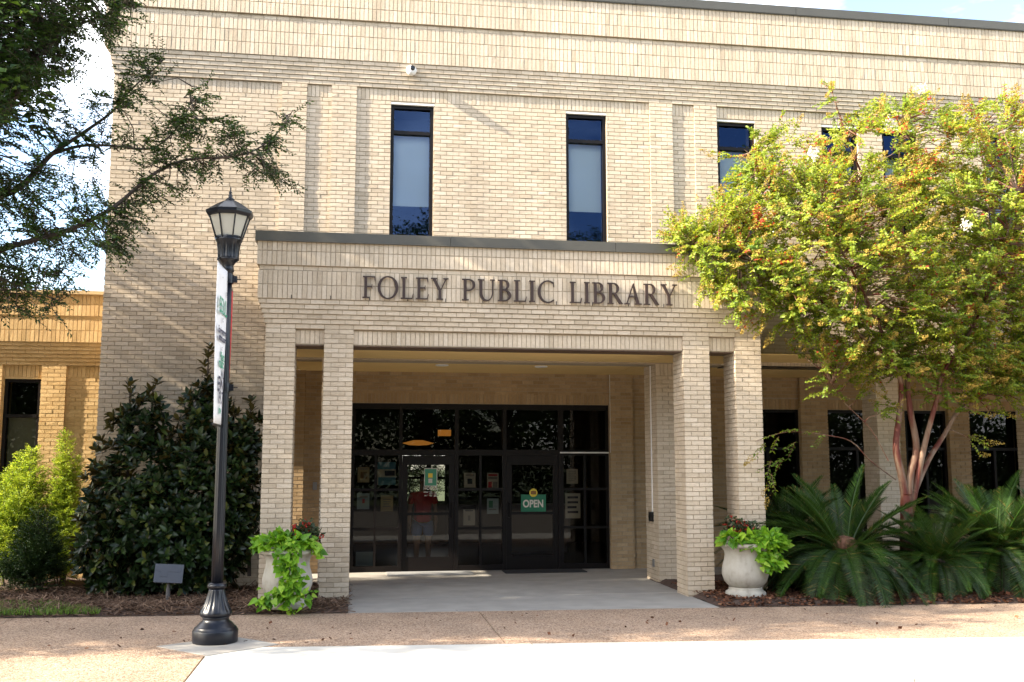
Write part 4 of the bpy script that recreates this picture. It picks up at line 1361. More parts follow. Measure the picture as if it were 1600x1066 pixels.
# ------------------------------------------------------------------ the elm at the left
def elm():
    r = np.random.default_rng(21)
    t = empty('elm_tree', (-6.1, 12.9, 0)); tag(t, 'dark leafy elm reaching in from the upper left over the corner', 'tree')
    wood = MB(); lv = Leaves()
    off = np.array([-6.1, 12.9, 0])
    paths = []
    Lm = lambda pts, a, b, n=8: paths.extend(limb(wood, pts, a, b, n))
    Lm([(-6.1, 12.9, -.05), (-6.05, 12.85, .9), (-5.95, 12.9, 1.9), (-5.8, 12.9, 2.7)], .17, .12, 12)
    fork = (-5.8, 12.9, 2.65)
    Lm([fork, at(-40, 410, 12.8), at(0, 391, 12.7), at(50, 376, 12.7), at(109, 359, 12.6), at(177, 324, 12.6), at(240, 272, 12.7), at(291, 250, 12.8), at(355, 246, 12.8), at(400, 234, 12.8), at(436, 205, 12.8), at(458, 172, 12.7)], .048, .005)
    Lm([fork, at(-60, 330, 13.0), at(20, 300, 13.1), at(58, 266, 13.2), at(81, 241, 13.2), at(122, 213, 13.2), at(175, 175, 13.2), at(205, 140, 13.2), at(258, 92, 13.1)], .06, .005)
    Lm([at(81, 241, 13.2), at(127, 228, 13.1), at(177, 228, 13.0), at(243, 230, 12.9), at(290, 180, 12.9), at(300, 135, 12.9)], .025, .004, 6)
    Lm([fork, at(-60, 320, 12.4), at(0, 187, 12.3), at(28, 142, 12.3), at(48, 106, 12.3), at(76, 73, 12.4), at(110, 45, 12.5), at(205, 10, 12.6)], .075, .008)
    Lm([at(28, 142, 12.3), at(60, 20, 12.0), at(110, -60, 11.9)], .04, .01, 6)
    Lm([fork, at(-70, 420, 12.2), at(-20, 430, 12.2), at(40, 450, 12.2), at(90, 470, 12.2)], .04, .005, 6)
    Lm([fork, (-6.2, 12.6, 4.5), (-6.6, 12.2, 6.3), (-6.9, 12.0, 8.2)], .09, .015)
    Lm([fork, (-6.6, 13.6, 4.0), (-7.5, 14.0, 5.6), (-8.0, 14.2, 7.2)], .08, .015)
    wood2 = MB()
    def put(u, v, Y, size=.42, n=6, gap=.022):
        p = at(u, v, Y)
        q = nearest(paths, p)
        d = p - q; dist = np.linalg.norm(d)
        d = d / max(dist, 1e-3) + np.array([.25, -.05, .15])
        base = p - d / np.linalg.norm(d) * size * .5
        if dist > .12:
            mid = (q + base) / 2 + r.normal(0, .05, 3)
            wood2.tube([tuple(q), tuple(mid), tuple(base)], [.010, .007, .004], 5, False)
        spray(lv, wood2, base, d, size, n, (.060, .026), r, gap, (.45, .22), droop=.12)
    # dense mass at the top left
    poly = [(-120, -90), (225, -90), (215, 30), (175, 55), (150, 35), (120, 75), (125, 95), (85, 120), (60, 135), (30, 175), (-20, 200), (-120, 260)]
    k_ = 0
    while k_ < 420:
        u, v = r.uniform(-120, 230), r.uniform(-90, 260)
        if in_poly(u, v, poly): put(u, v, r.uniform(11.4, 13.4), .42, 7); k_ += 1
    # middle left, loose
    poly = [(-120, 250), (-20, 210), (30, 225), (85, 250), (120, 300), (165, 290), (165, 385), (130, 420), (95, 470), (90, 490), (55, 500), (10, 490), (-120, 520)]
    k_ = 0
    while k_ < 210:
        u, v = r.uniform(-120, 170), r.uniform(200, 500)
        if in_poly(u, v, poly): put(u, v, r.uniform(11.9, 13.4), .38, 6); k_ += 1
    # sprays against the sky and over the brick corner
    for (u, v) in [(150, 165), (165, 150), (140, 205), (120, 190), (100, 215), (80, 170), (60, 190), (45, 160), (95, 150), (110, 110), (140, 260), (150, 230), (110, 245), (30, 210),
                   (190, 120), (205, 105), (225, 95), (245, 92), (230, 118), (250, 122), (205, 135), (185, 150), (195, 165), (205, 165), (175, 185), (180, 205),
                   (300, 140), (292, 160), (285, 175), (275, 190), (265, 205), (290, 195), (310, 170), (320, 150), (255, 225), (240, 215), (225, 225), (205, 225),
                   (315, 205), (335, 195), (350, 190), (340, 215), (365, 205), (385, 210), (300, 220), (280, 235), (325, 235), (355, 232), (380, 228), (405, 222), (425, 212), (440, 195), (452, 178), (430, 225),
                   (240, 250), (262, 248), (285, 262), (310, 265), (340, 262), (375, 255), (400, 250), (415, 262), (260, 280), (235, 285), (215, 290), (245, 300), (275, 290), (225, 310), (200, 310), (190, 330), (205, 335), (195, 350), (215, 345),
                   (180, 345), (185, 365), (200, 365), (175, 385), (180, 400), (190, 385), (430, 275), (395, 285), (440, 290)]:
        for _ in range(2): put(u + r.normal(0, 7), v + r.normal(0, 7), r.uniform(12.4, 13.3), .34, 5)
    # the part of the crown left of the frame
    for _ in range(260):
        th, ph = r.uniform(0, 2 * math.pi), r.uniform(-.5, 1.2)
        rad = r.uniform(.5, 1.0)
        p = np.array([-7.2 + 2.1 * rad * math.cos(th) * math.cos(ph), 12.9 + 2.1 * rad * math.sin(th) * math.cos(ph), 5.9 + 3.0 * rad * math.sin(ph)])
        q = nearest(paths, p); d = p - q
        wood2.tube([tuple(q), tuple(p)], [.012, .004], 4, False)
        spray(lv, None, p, d + np.array([0, 0, .2]), .5, 6, (.085, .04), r, .035, (.45, .22))
    for w_, nm in ((wood, 'trunk'), (wood2, 'twigs')):
        o = w_.build(nm, M_BARK, t, True); o.matrix_parent_inverse = Matrix.Translation(-Vector(off))
        if nm == 'twigs': o['kind'] = 'stuff'
    o = lv.build('crown', M_ELM, t); o.matrix_parent_inverse = Matrix.Translation(-Vector(off)); o['kind'] = 'stuff'
    return t


elm()

# ------------------------------------------------------------------ crape myrtle on the right
def myrtle():
    r = np.random.default_rng(5)
    off = np.array([8.35, 14.6, 0.0])
    t = empty('crape_myrtle', tuple(off)); tag(t, 'yellow-green crape myrtle with smooth peeling trunks in front of the right wing', 'tree')
    inv = Matrix.Translation(-Vector(off))
    wood = MB(); paths = []
    Lm = lambda pts, a, b, n=10: paths.extend(limb(wood, pts, a, b, n))
    Y0 = 14.6
    A = lambda u, v, dy=0: at(u, v, Y0 + dy)
    Lm([(8.37, 14.6, -.05), A(1418, 870), A(1417, 830), A(1416, 795), A(1416, 772)], .128, .08, 14)
    Lm([A(1420, 820), A(1410, 750), A(1400, 700), A(1405, 650), A(1408, 600, -.1), A(1392, 560, -.3), A(1370, 500, -.5), A(1330, 420, -.8), A(1280, 330, -.9)], .070, .012)
    Lm([A(1418, 820), A(1422, 745), A(1432, 700), A(1422, 640), A(1418, 590), A(1425, 540, .1), A(1420, 460, .2), A(1412, 380, .2), A(1405, 260, .1), A(1410, 190, 0)], .070, .010)
    Lm([A(1420, 815), A(1434, 745), A(1446, 690, -.1), A(1462, 630, -.2), A(1475, 580, -.3), A(1500, 545, -.5), A(1540, 470, -.8), A(1570, 380, -1.0), A(1590, 300, -1.0)], .058, .010)
    Lm([A(1428, 770), A(1450, 720, .1), A(1475, 680, .2), A(1500, 640, .2), A(1550, 610, .3), A(1600, 560, .3), A(1660, 480, .3), A(1700, 380, .2)], .05, .012)
    Lm([A(1392, 560, -.3), A(1340, 520, -.2), A(1270, 460, -.2), A(1180, 410, -.3), A(1080, 385, -.4)], .035, .006, 7)
    Lm([A(1370, 500, -.5), A(1300, 400, -.3), A(1220, 310, -.2), A(1170, 240, -.1)], .03, .006, 7)
    Lm([A(1412, 380, .2), A(1350, 280, .3), A(1305, 160, .2), A(1298, 130, .2)], .03, .004, 7)
    Lm([A(1425, 540, .1), A(1490, 440, .6), A(1540, 330, .8), A(1530, 220, .7)], .035, .006, 7)
    # slender low branches
    Lm([A(1400, 750), A(1360, 720, -.2), A(1330, 690, -.3), A(1290, 680, -.4), A(1230, 675, -.5), A(1180, 690, -.5), ], .010, .004, 5)
    Lm([A(1388, 720, 0), A(1360, 670, -.1), A(1320, 630, -.2), A(1300, 600, -.3)], .009, .004, 5)
    lv = Leaves(); twg = MB(); seeds = Leaves()
    sd_c = []
    def put(u, v, dy, size=.42, n=6, leaf=(.054, .036), gap=.029, seedp=.42, droop=.1, d0=None, tb=.48):
        p = A(u, v, dy)
        q = nearest(paths, p); d = p - q; dist = np.linalg.norm(d)
        d = d / max(dist, 1e-3)
        base = p - d * size * .5
        if dist > .15:
            mid = (q + base) / 2 + np.array([0, 0, .10 * dist]) + r.normal(0, .04, 3)
            twg.tube([tuple(q), tuple(mid), tuple(base)], [.011, .008, .005], 5, False)
        dirn = d * .8 + np.array([0, -.15, .35]) if d0 is None else np.array(d0)
        tips = spray(lv, twg, base, dirn, size, n, leaf, r, gap, (tb, .18), droop=droop, lean=.45, opposite=True, nb=(-.45, -.5, .65), ns=.4)
        for tp in tips[:2]:
            if r.uniform() < seedp: sd_c.append((tp, dirn / np.linalg.norm(dirn)))
    poly = [(1050, 345), (1110, 345), (1140, 275), (1185, 215), (1230, 205), (1270, 225), (1330, 185), (1375, 165), (1440, 165), (1500, 180), (1560, 150), (1640, 170), (1760, 260), (1780, 450), (1700, 600), (1600, 630), (1500, 615), (1440, 590), (1350, 590), (1290, 565), (1230, 495), (1190, 480), (1150, 500), (1120, 455), (1090, 440), (1085, 410), (1045, 385)]
    k_ = 0
    while k_ < 1350:
        u, v = r.uniform(1045, 1780), r.uniform(150, 635)
        if not in_poly(u, v, poly): continue
        if v < 265 and r.uniform() < .5: continue
        # crown depth: fullest in the middle
        e = 1 - min(1, math.hypot((u - 1420) / 380, (v - 370) / 240)) ** 2
        dy = r.uniform(-1, 1) * (.35 + 1.25 * e)
        put(u, v, dy - .2, tb=.52 - .10 * (v - 370) / 240)
        k_ += 1
    for (u, v) in [(1298, 140), (1297, 160), (1296, 185), (1180, 210), (1385, 175), (1440, 150), (1480, 185), (1530, 165), (1575, 150), (1050, 375), (1065, 400), (1110, 435), (1080, 430), (1130, 250), (1230, 190),
                   (1105, 455), (1130, 445), (1160, 440), (1185, 470), (1150, 480), (1175, 500), (1140, 465), (1200, 490), (1215, 520), (1230, 510), (1250, 530), (1195, 510), (1165, 470), (1125, 470), (1280, 620), (1310, 610), (1345, 615), (1410, 610), (1470, 640), (1560, 650), (1590, 640), (1240, 545), (1260, 560), (1290, 570), (1320, 560), (1300, 590), (1275, 600), (1335, 590), (1365, 600), (1385, 640), (1400, 632), (1378, 635), (1480, 625), (1500, 640), (1530, 650), (1525, 690), (1450, 620), (1540, 610), (1575, 620)]:
        put(u, v, r.uniform(-.5, .1), .34, 4, seedp=.55, droop=.3)
    for (u, v, d0) in [(1290, 676, (-1, -.1, .05)), (1250, 672, (-1, -.1, 0)), (1220, 678, (-1, -.1, -.15)), (1200, 690, (-.8, -.1, -.7)), (1205, 720, (-.35, -.1, -1)), (1245, 690, (-.8, -.2, -.5)), (1225, 715, (-.5, -.1, -.9)), (1205, 740, (-.2, 0, -1))]:
        p = A(u, v, -.5)
        spray(lv, twg, p, d0, .34, 2, (.062, .034), r, .036, (.15, .1), droop=.15, lean=.4, opposite=True)
        if u < 1210: sd_c.append((p + np.array(d0) * .35, np.array(d0, float)))
    # golden seed panicles
    for c, d in sd_c:
        m = int(r.integers(45, 95)); ln = r.uniform(.14, .26)
        tt = r.uniform(0, 1, m); rad = (.055 * (1.1 - tt))[:, None]
        P = c + d * (tt * ln)[:, None] + unit(r.normal(0, 1, (m, 3))) * rad
        seeds.add(P, r.normal(0, 1, (m, 3)), r.normal(0, 1, (m, 3)), .018, .017, r.uniform(0, 1, m), fold=.4, droop=0)
    fl_ = Leaves()
    for (u, v) in [(1510, 352), (1270, 242), (1440, 138), (1203, 372), (1390, 195), (1600, 210)]:
        c = A(u, v, -1.75 if 1250 < u < 1560 and v > 240 else -.7); m = 80
        P = c + r.normal(0, .036, (m, 3)); fl_.add(P, r.normal(0, 1, (m, 3)), r.normal(0, 1, (m, 3)), .035, .03, r.uniform(0, 1, m))
    for o in (wood.build('trunk', M_MBARK, t, True),):
        o.matrix_parent_inverse = inv
    for o in (twg.build('twigs', M_MBARK, t), lv.build('crown', M_MYRTLE, t), seeds.build('seed_heads', M_SEED, t), fl_.build('blossoms', M_PETAL, t)):
        o.matrix_parent_inverse = inv; o['kind'] = 'stuff'


myrtle()


# ------------------------------------------------------------------ magnolia bush against the left wall
def leaf_shape(name, L, W, mat, n=3, cup=.15, droop=.12):
    """A broad leaf with a midrib, lying along +X from the origin, facing +Z."""
    b = MB()
    prof = [(0.0, .02), (.25, .78), (.5, 1.0), (.75, .72), (1.0, .02)]
    V = []
    for (t, wd) in prof:
        z = -droop * L * t * t
        V += [(L * t, W / 2 * wd, z + cup * W * wd), (L * t, 0, z), (L * t, -W / 2 * wd, z + cup * W * wd)]
    Fq = []
    for i in range(len(prof) - 1):
        a = i * 3
        Fq += [(a + 1, a + 4, a + 3, a), (a + 2, a + 5, a + 4, a + 1)]
    b.mesh(V, Fq)
    me = b.data(name, mat, True)
    return me, np.array(V), np.array(Fq)


def frame_from(d, nrm):
    d = Vector(d).normalized(); n_ = Vector(nrm)
    y = n_.cross(d).normalized(); z = d.cross(y)
    return Matrix((d, y, z)).transposed()


def whorl_bush(name, loc, label, cat, whorls, leafL, leafW, mat, mat1, r, singles=300, group=None, stems=()):
    t = empty(name, loc); tag(t, label, cat, group)
    inv = Matrix.Translation(-Vector(loc))
    me, LV, LF_ = leaf_shape('leaf', leafL, leafW, mat1)
    items = []
    for (c, ax, nl) in whorls:
        ax = Vector(ax).normalized()
        s1 = ax.cross(Vector((.3, .2, .9))).normalized(); s2 = ax.cross(s1)
        ph = r.uniform(0, 6.28)
        for i in range(nl):
            th = ph + i * 2.4
            rad = s1 * math.cos(th) + s2 * math.sin(th)
            el = .25 + .75 * (i / nl)
            d = rad * (1.15 - el * .7) + ax * el + Vector(r.normal(0, .12, 3))
            nrm = ax - rad * .3 + Vector(r.normal(0, .2, 3))
            items.append((Vector(c) - ax * (.05 * (1 - i / nl)), d, nrm, r.uniform(.7, 1.1)))
    items.sort(key=lambda q: q[0].y + r.uniform(0, .15))
    V, Fq, T = [], [], []; n0 = 0
    for i, (c, d, nrm, sc) in enumerate(items):
        M3 = frame_from(d, nrm)
        if i < singles:
            o = link('leaf', me, t); o.matrix_parent_inverse = inv
            o.matrix_world = Matrix.Translation(c) @ M3.to_4x4() @ Matrix.Scale(sc, 4)
            o.matrix_basis = Matrix.Translation(c) @ M3.to_4x4() @ Matrix.Scale(sc, 4)
        else:
            A_ = np.array(M3)
            V.append((LV * sc) @ A_.T + np.array(c)); Fq.append(LF_ + n0); n0 += len(LV)
            T.append(np.full(len(LF_), r.uniform(0, 1)))
    o = np_mesh('foliage', np.concatenate(V), np.concatenate(Fq), mat, t, np.concatenate(T), True); o.matrix_parent_inverse = inv; o['kind'] = 'stuff'
    w_ = MB()
    for s_ in stems: limb(w_, s_, .03, .008, 7)
    if stems:
        o = w_.build('stems', M_BARK, t, True); o.matrix_parent_inverse = inv
    return t


r = np.random.default_rng(9)
wh = []
ells = [((-3.05, 15.42, 1.35), (.80, .52, 1.38)), ((-2.15, 15.42, 1.35), (.78, .55, 1.50)), ((-2.6, 15.35, .85), (1.15, .6, .85)), ((-1.75, 15.45, 1.5), (.35, .4, 1.0)), ((-2.2, 15.45, 2.65), (.36, .3, .55)), ((-3.12, 15.45, 2.5), (.42, .3, .45)), ((-1.62, 15.42, 2.3), (.26, .25, .45)), ((-3.6, 15.35, .85), (.36, .4, .80))]
for (c, rr), cnt in zip(ells, (420, 450, 320, 130, 60, 55, 40, 90)):
    for _ in range(cnt):
        v = unit(r.normal(0, 1, (1, 3)))[0]
        if v[1] > .35 and r.uniform() < .7: v[1] *= -1
        k_ = r.uniform(.55, 1.03)
        p = np.array(c) + v * np.array(rr) * k_
        if p[2] < .12 or p[1] > 16.0: continue
        wh.append((p, v * np.array((1, 1, .8)) + np.array((0, -.1, .55)), int(r.integers(7, 11))))
stems = []
for (x, y, z0, z1) in ((-3.30, 15.5, 2.55, 3.12), (-2.98, 15.5, 2.6, 3.14), (-2.20, 15.45, 2.6, 3.66), (-1.56, 15.4, 2.2, 2.86), (-2.45, 15.5, 2.5, 3.0), (-1.95, 15.5, 2.7, 3.1)):
    stems.append([(x + .05, y, .3), (x, y, z0), (x, y, z1 - .05)])
    z = z0
    while z < z1:
        wh.append((np.array((x + r.normal(0, .03), y + r.normal(0, .03), z)), np.array((r.normal(0, .15), r.normal(0, .15), 1)), 8)); z += .13
whorl_bush('magnolia_bush', (-2.6, 15.45, .05), 'large dark glossy magnolia bush against the left wall behind the lamp', 'bush', wh, .155, .070, M_MAG, M_MAG1, r, 300, stems=stems)


# ------------------------------------------------------------------ shrubs at the far left
def feather_shrub(name, base, label, plumes, mat, r, n_leaf=26, leaf=(.048, .017), group='shrubs at the left corner'):
    t = empty(name, base); tag(t, label, 'shrub', group)
    inv = Matrix.Translation(-Vector(base)); lv = Leaves(); wd = MB()
    for (x, y, z, rad) in plumes:
        b0 = np.array((base[0] + (x - base[0]) * .3, base[1] + (y - base[1]) * .3, base[2]))
        tip = np.array((x, y, z)); m = int(30 * z / .5)
        wd.tube([tuple(b0), tuple((b0 + tip) / 2 + r.normal(0, .02, 3)), tuple(tip)], [.012, .008, .003], 5)
        for i in range(m):
            t_1 = .12 + .88 * (i + r.uniform()) / m
            p = b0 + (tip - b0) * t_1
            rr = rad * (1.05 - t_1) ** .65 + .02
            th = r.uniform(0, 2 * math.pi)
            d = np.array((math.cos(th), math.sin(th), .9))
            spray(lv, None, p + np.array((math.cos(th), math.sin(th), 0)) * rr * .3, d, rr * 1.2 + .04, 4, leaf, r, .016, (.3 + .5 * t_1, .15), lean=1.1)
    o = wd.build('stems', M_BARK, t); o.matrix_parent_inverse = inv
    o = lv.build('foliage', mat, t); o.matrix_parent_inverse = inv; o['kind'] = 'stuff'


r = np.random.default_rng(31)
def px3(u, v, Y): return tuple(at(u, v, Y))
pl = [px3(u, v, 17.0 + dy) + (rad,) for u, v, dy, rad in ((20, 735, 0, .30), (35, 712, .1, .28), (50, 702, 0, .28), (5, 760, -.2, .35), (62, 735, 0, .25), (-20, 740, .1, .35), (30, 770, -.3, .35), (55, 780, -.2, .3), (5, 830, -.5, .3), (-25, 800, -.3, .4))]
feather_shrub('feathery_shrub', (at(25, 890, 17)[0], 17.0, .04), 'bright yellow-green feathery shrub below the wing window', pl, M_SHRUB, r)
pl = [px3(u, v, 17.0 + dy) + (rad,) for u, v, dy, rad in ((103, 678, 0, .22), (98, 720, .0, .28), (115, 715, 0, .25), (85, 755, -.1, .25), (108, 760, -.1, .3), (70, 760, 0, .2), (100, 800, -.3, .3), (112, 830, -.4, .25))]
feather_shrub('feathery_shrub', (at(98, 890, 17)[0], 17.0, .04), 'tall pointed yellow-green shrub beside the brick corner', pl, M_SHRUB, r)
pl = [px3(u, v, 16.0 + dy) + (rad,) for u, v, dy, rad in ((60, 800, 0, .32), (75, 815, -.1, .3), (45, 820, 0, .3), (60, 845, -.2, .35), (80, 850, -.2, .25), (40, 860, -.1, .3), (65, 830, .1, .4), (-10, 870, .0, .35), (10, 880, -.1, .3))]
feather_shrub('dark_round_shrub', (at(60, 915, 16)[0], 16.0, .04), 'dark green rounded shrub in front of the feathery shrubs', pl, M_DKSHRUB, r, leaf=(.035, .018))


# ------------------------------------------------------------------ urns and their plants
def urn(loc, label, rz=0):
    t = empty('planter_urn', loc, rz); tag(t, label, 'planter', 'stone urns beside the entrance')
    b = MB(); b.lathe([(.275, 0), (.285, .02), (.28, .065), (.25, .085), (.232, .105), (.236, .125), (.225, .135)], 48); b.build('foot', M_STONE, t, True)
    b = MB(); b.lathe([(.215, .13), (.255, .165), (.30, .22), (.325, .30), (.326, .37), (.312, .44), (.290, .52), (.282, .58), (.292, .635), (.32, .675), (.34, .69)], 48); b.build('bowl', M_STONE, t, True)
    b = MB()
    def rim(th, r_, z): return r_ * (1 + .012 * math.cos(24 * th))
    b.lathe([(.335, .685), (.375, .70), (.388, .725), (.378, .752), (.345, .758), (.325, .74), (.31, .68), (.02, .66)], 96, fn=rim); b.build('rim', M_STONE, t, True)
    b = MB(); b.lathe([(.315, .68), (.02, .70)], 24); b.build('soil', M_MULCH, t)
    return t


UL = (-0.872, 13.93, .045)
UR = (5.50, 14.02, .055)
urn(UL, 'stone urn at the left columns overflowing with trailing lime vine')
urn(UR, 'stone urn at the right columns with lime vine leaning right')


def heart_mesh(L, mat):
    b = MB()
    out = [(0, 0), (-.10, .16), (-.02, .34), (.18, .42), (.45, .34), (.75, .16), (1.0, 0)]
    V = [(x * L, y * L, .10 * abs(y) * L - .15 * L * x * x) for x, y in out] + [(x * L, -y * L, .10 * abs(y) * L - .15 * L * x * x) for x, y in out[1:-1]] + [(.4 * L, 0, -.05 * L)]
    nn = len(out); c = len(V) - 1
    up = list(range(nn)); lo = [0] + list(range(nn, nn + nn - 2)) + [nn - 1]
    Fq = [(c, up[i + 1], up[i]) for i in range(nn - 1)] + [(c, lo[i], lo[i + 1]) for i in range(nn - 1)]
    b.mesh(V, Fq); return b.data('leaf', mat, False)


HEARTS = [heart_mesh(L, M_LIME) for L in (.085, .105, .13)]


def vine(name, base, label, pts, r):
    t = empty(name, base); tag(t, label, 'plant', 'lime vines in the urns'); inv = Matrix.Translation(-Vector(base))
    wd = MB()
    V, Fq, T, n0 = [], [], [], 0
    order = list(range(len(pts))); r.shuffle(order)
    src = [(np.array([v.co[:] for v in h.vertices]), np.array([f.vertices[:] for f in h.polygons])) for h in HEARTS]
    for cnt, i in enumerate(order):
        p, out_ = pts[i]
        k_ = int(r.integers(0, 3))
        d = Vector(out_) + Vector(r.normal(0, .45, 3)) + Vector((0, 0, -.25))
        n_ = Vector(out_) * .6 + Vector((0, -.25, .65)) + Vector(r.normal(0, .35, 3))
        M4 = Matrix.Translation(Vector(p)) @ frame_from(d, n_).to_4x4() @ Matrix.Scale(r.uniform(.65, 1.15), 4)
        if cnt < 300:
            o = link('leaf', HEARTS[k_], t); o.matrix_parent_inverse = inv; o.matrix_basis = M4
        else:
            A_ = np.array(M4); v0, f0 = src[k_]
            V.append(v0 @ A_[:3, :3].T + A_[:3, 3]); Fq.append(f0 + n0); n0 += len(v0); T.append(np.full(len(f0), r.uniform(0, 1)))
    if V:
        o = np_mesh('foliage', np.concatenate(V), np.concatenate(Fq), M_LIME2, t, np.concatenate(T)); o.matrix_parent_inverse = inv; o['kind'] = 'stuff'
    return t, wd, inv


def vine_points(cx, cy, z0, mass, trails, r):
    """mass: ellipsoid mounds; trails: polylines with a spread."""
    pts = []
    for (c, rr, n_) in mass:
        for _ in range(n_):
            v = unit(r.normal(0, 1, (1, 3)))[0]; v[2] = abs(v[2]) * .9 - .15; v[1] = -abs(v[1]) if r.uniform() < .75 else v[1]
            p = np.array(c) + v * np.array(rr) * r.uniform(.75, 1.05); pts.append((p, v))
    for (poly, sp, n_) in trails:
        poly = [np.array(q) for q in poly]
        for i in range(n_):
            t = (i + r.uniform()) / n_ * (len(poly) - 1); k_ = min(int(t), len(poly) - 2)
            p = poly[k_] + (poly[k_ + 1] - poly[k_]) * (t - k_) + r.normal(0, 1, 3) * sp
            pts.append((p, np.array((r.normal(0, .4), -.8, -.25))))
    return pts


r = np.random.default_rng(77)
ux, uy, uz = UL
pts = vine_points(ux, uy, uz, [((ux - .16, uy - .02, uz + .80), (.31, .31, .22), 170), ((ux + .10, uy - .05, uz + .80), (.27, .31, .19), 110)],
                  [([(ux + .0, uy - .36, uz + .80), (ux + .06, uy - .43, uz + .55), (ux + .04, uy - .43, uz + .30), (ux - .02, uy - .40, uz + .16)], (.095, .03, .03), 190),
                   ([(ux - .05, uy - .40, uz + .28), (ux - .22, uy - .42, uz + .15), (ux - .30, uy - .40, uz + .10)], (.06, .03, .03), 48),
                   ([(ux + .0, uy - .40, uz + .2), (ux + .02, uy - .42, uz + .08), (ux + .06, uy - .40, uz + .02), (ux + .14, uy - .38, uz + .0)], (.03, .02, .015), 12),
                   ([(ux + .28, uy - .28, uz + .78), (ux + .38, uy - .22, uz + .74), (ux + .42, uy - .2, uz + .70)], (.04, .04, .04), 14),
                   ([(ux + .15, uy - .40, uz + .20), (ux + .27, uy - .36, uz + .14), (ux + .40, uy - .34, uz + .26)], (.025, .02, .02), 12)], r)
v_, wd, inv = vine('lime_vine', (ux, uy, uz + .68), 'lime green vine trailing down the front of the left urn', pts, r)
wd.tube([(ux + .12, uy - .36, uz + .30), (ux + .2, uy - .38, uz + .16), (ux + .42, uy - .36, uz + .28)], .004, 5)
wd.tube([(ux + .0, uy - .3, uz + .78), (ux + .05, uy - .40, uz + .5), (ux + .02, uy - .40, uz + .1)], .006, 5)
o = wd.build('stem', M_FERNY, v_); o.matrix_parent_inverse = inv
ux2, uy2, uz2 = UR
pts = vine_points(ux2, uy2, uz2, [((ux2 + .22, uy2 - .12, uz2 + .74), (.35, .33, .23), 280), ((ux2 - .22, uy2 - .10, uz2 + .80), (.19, .23, .15), 80)],
                  [([(ux2 + .15, uy2 - .36, uz2 + .70), (ux2 + .22, uy2 - .40, uz2 + .52), (ux2 + .26, uy2 - .38, uz2 + .44)], (.08, .03, .03), 80),
                   ([(ux2 + .40, uy2 - .25, uz2 + .62), (ux2 + .42, uy2 - .28, uz2 + .48)], (.04, .03, .03), 14)], r)
v_, wd, inv = vine('lime_vine', (ux2, uy2, uz2 + .68), 'lime green vine mounded over the right side of the right urn', pts, r)
wd.tube([(ux2 + .1, uy2 - .2, uz2 + .7), (ux2 + .2, uy2 - .38, uz2 + .5)], .006, 5); o = wd.build('stem', M_FERNY, v_); o.matrix_parent_inverse = inv


def begonia(base, label, c, rr, n_, r):
    t = empty('red_begonia', base); tag(t, label, 'flowers', 'red begonias in the urns'); inv = Matrix.Translation(-Vector(base))
    lv = Leaves(); fl_ = Leaves(); st = MB()
    for _ in range(n_):
        v = unit(r.normal(0, 1, (1, 3)))[0]; v[2] = abs(v[2])
        p = np.array(c) + v * np.array(rr) * r.uniform(.5, 1)
        st.tube([tuple(np.array(c) - np.array((0, 0, rr[2] * .8))), tuple(p)], .004, 4)
        m = 7
        lv.add(p + r.normal(0, .03, (m, 3)), r.normal(0, 1, (m, 3)), np.tile((0, -.3, 1.0), (m, 1)) + r.normal(0, .3, (m, 3)), .06, .05, r.uniform(0, 1, m))
        if r.uniform() < .34:
            m = 12; fl_.add(p + v * .04 + r.normal(0, .016, (m, 3)), r.normal(0, 1, (m, 3)), r.normal(0, 1, (m, 3)), .026, .024, r.uniform(0, 1, m))
    for o in (st.build('stems', M_BEGONIA, t), lv.build('foliage', M_BEGONIA, t), fl_.build('blossoms', M_RED, t)):
        o.matrix_parent_inverse = inv; o['kind'] = 'stuff'


begonia((ux, uy, uz + .69), 'red flowering begonia at the back of the left urn', (ux + .20, uy + .05, uz + .88), (.22, .2, .22), 52, r)
begonia((ux2, uy2, uz2 + .69), 'red flowering begonia at the back of the right urn', (ux2 - .03, uy2 + .06, uz2 + .86), (.28, .2, .24), 56, r)
# asparagus fern in the left urn
t = empty('trailing_fern', (ux - .2, uy + .05, uz + .69)); tag(t, 'fine green fern behind the lime vine in the left urn', 'plant')
lv = Leaves()
for _ in range(26):
    spray(lv, None, (ux - .18 + r.normal(0, .06), uy + .02, uz + .78), (r.normal(-.3, .6), r.normal(-.1, .4), 1.0), .26, 1, (.02, .006), r, .006, (.5, .2), droop=.5, opposite=True)
o = lv.build('foliage', M_FERNY, t); o.matrix_parent_inverse = Matrix.Translation(-Vector((ux - .2, uy + .05, uz + .69))); o['kind'] = 'stuff'


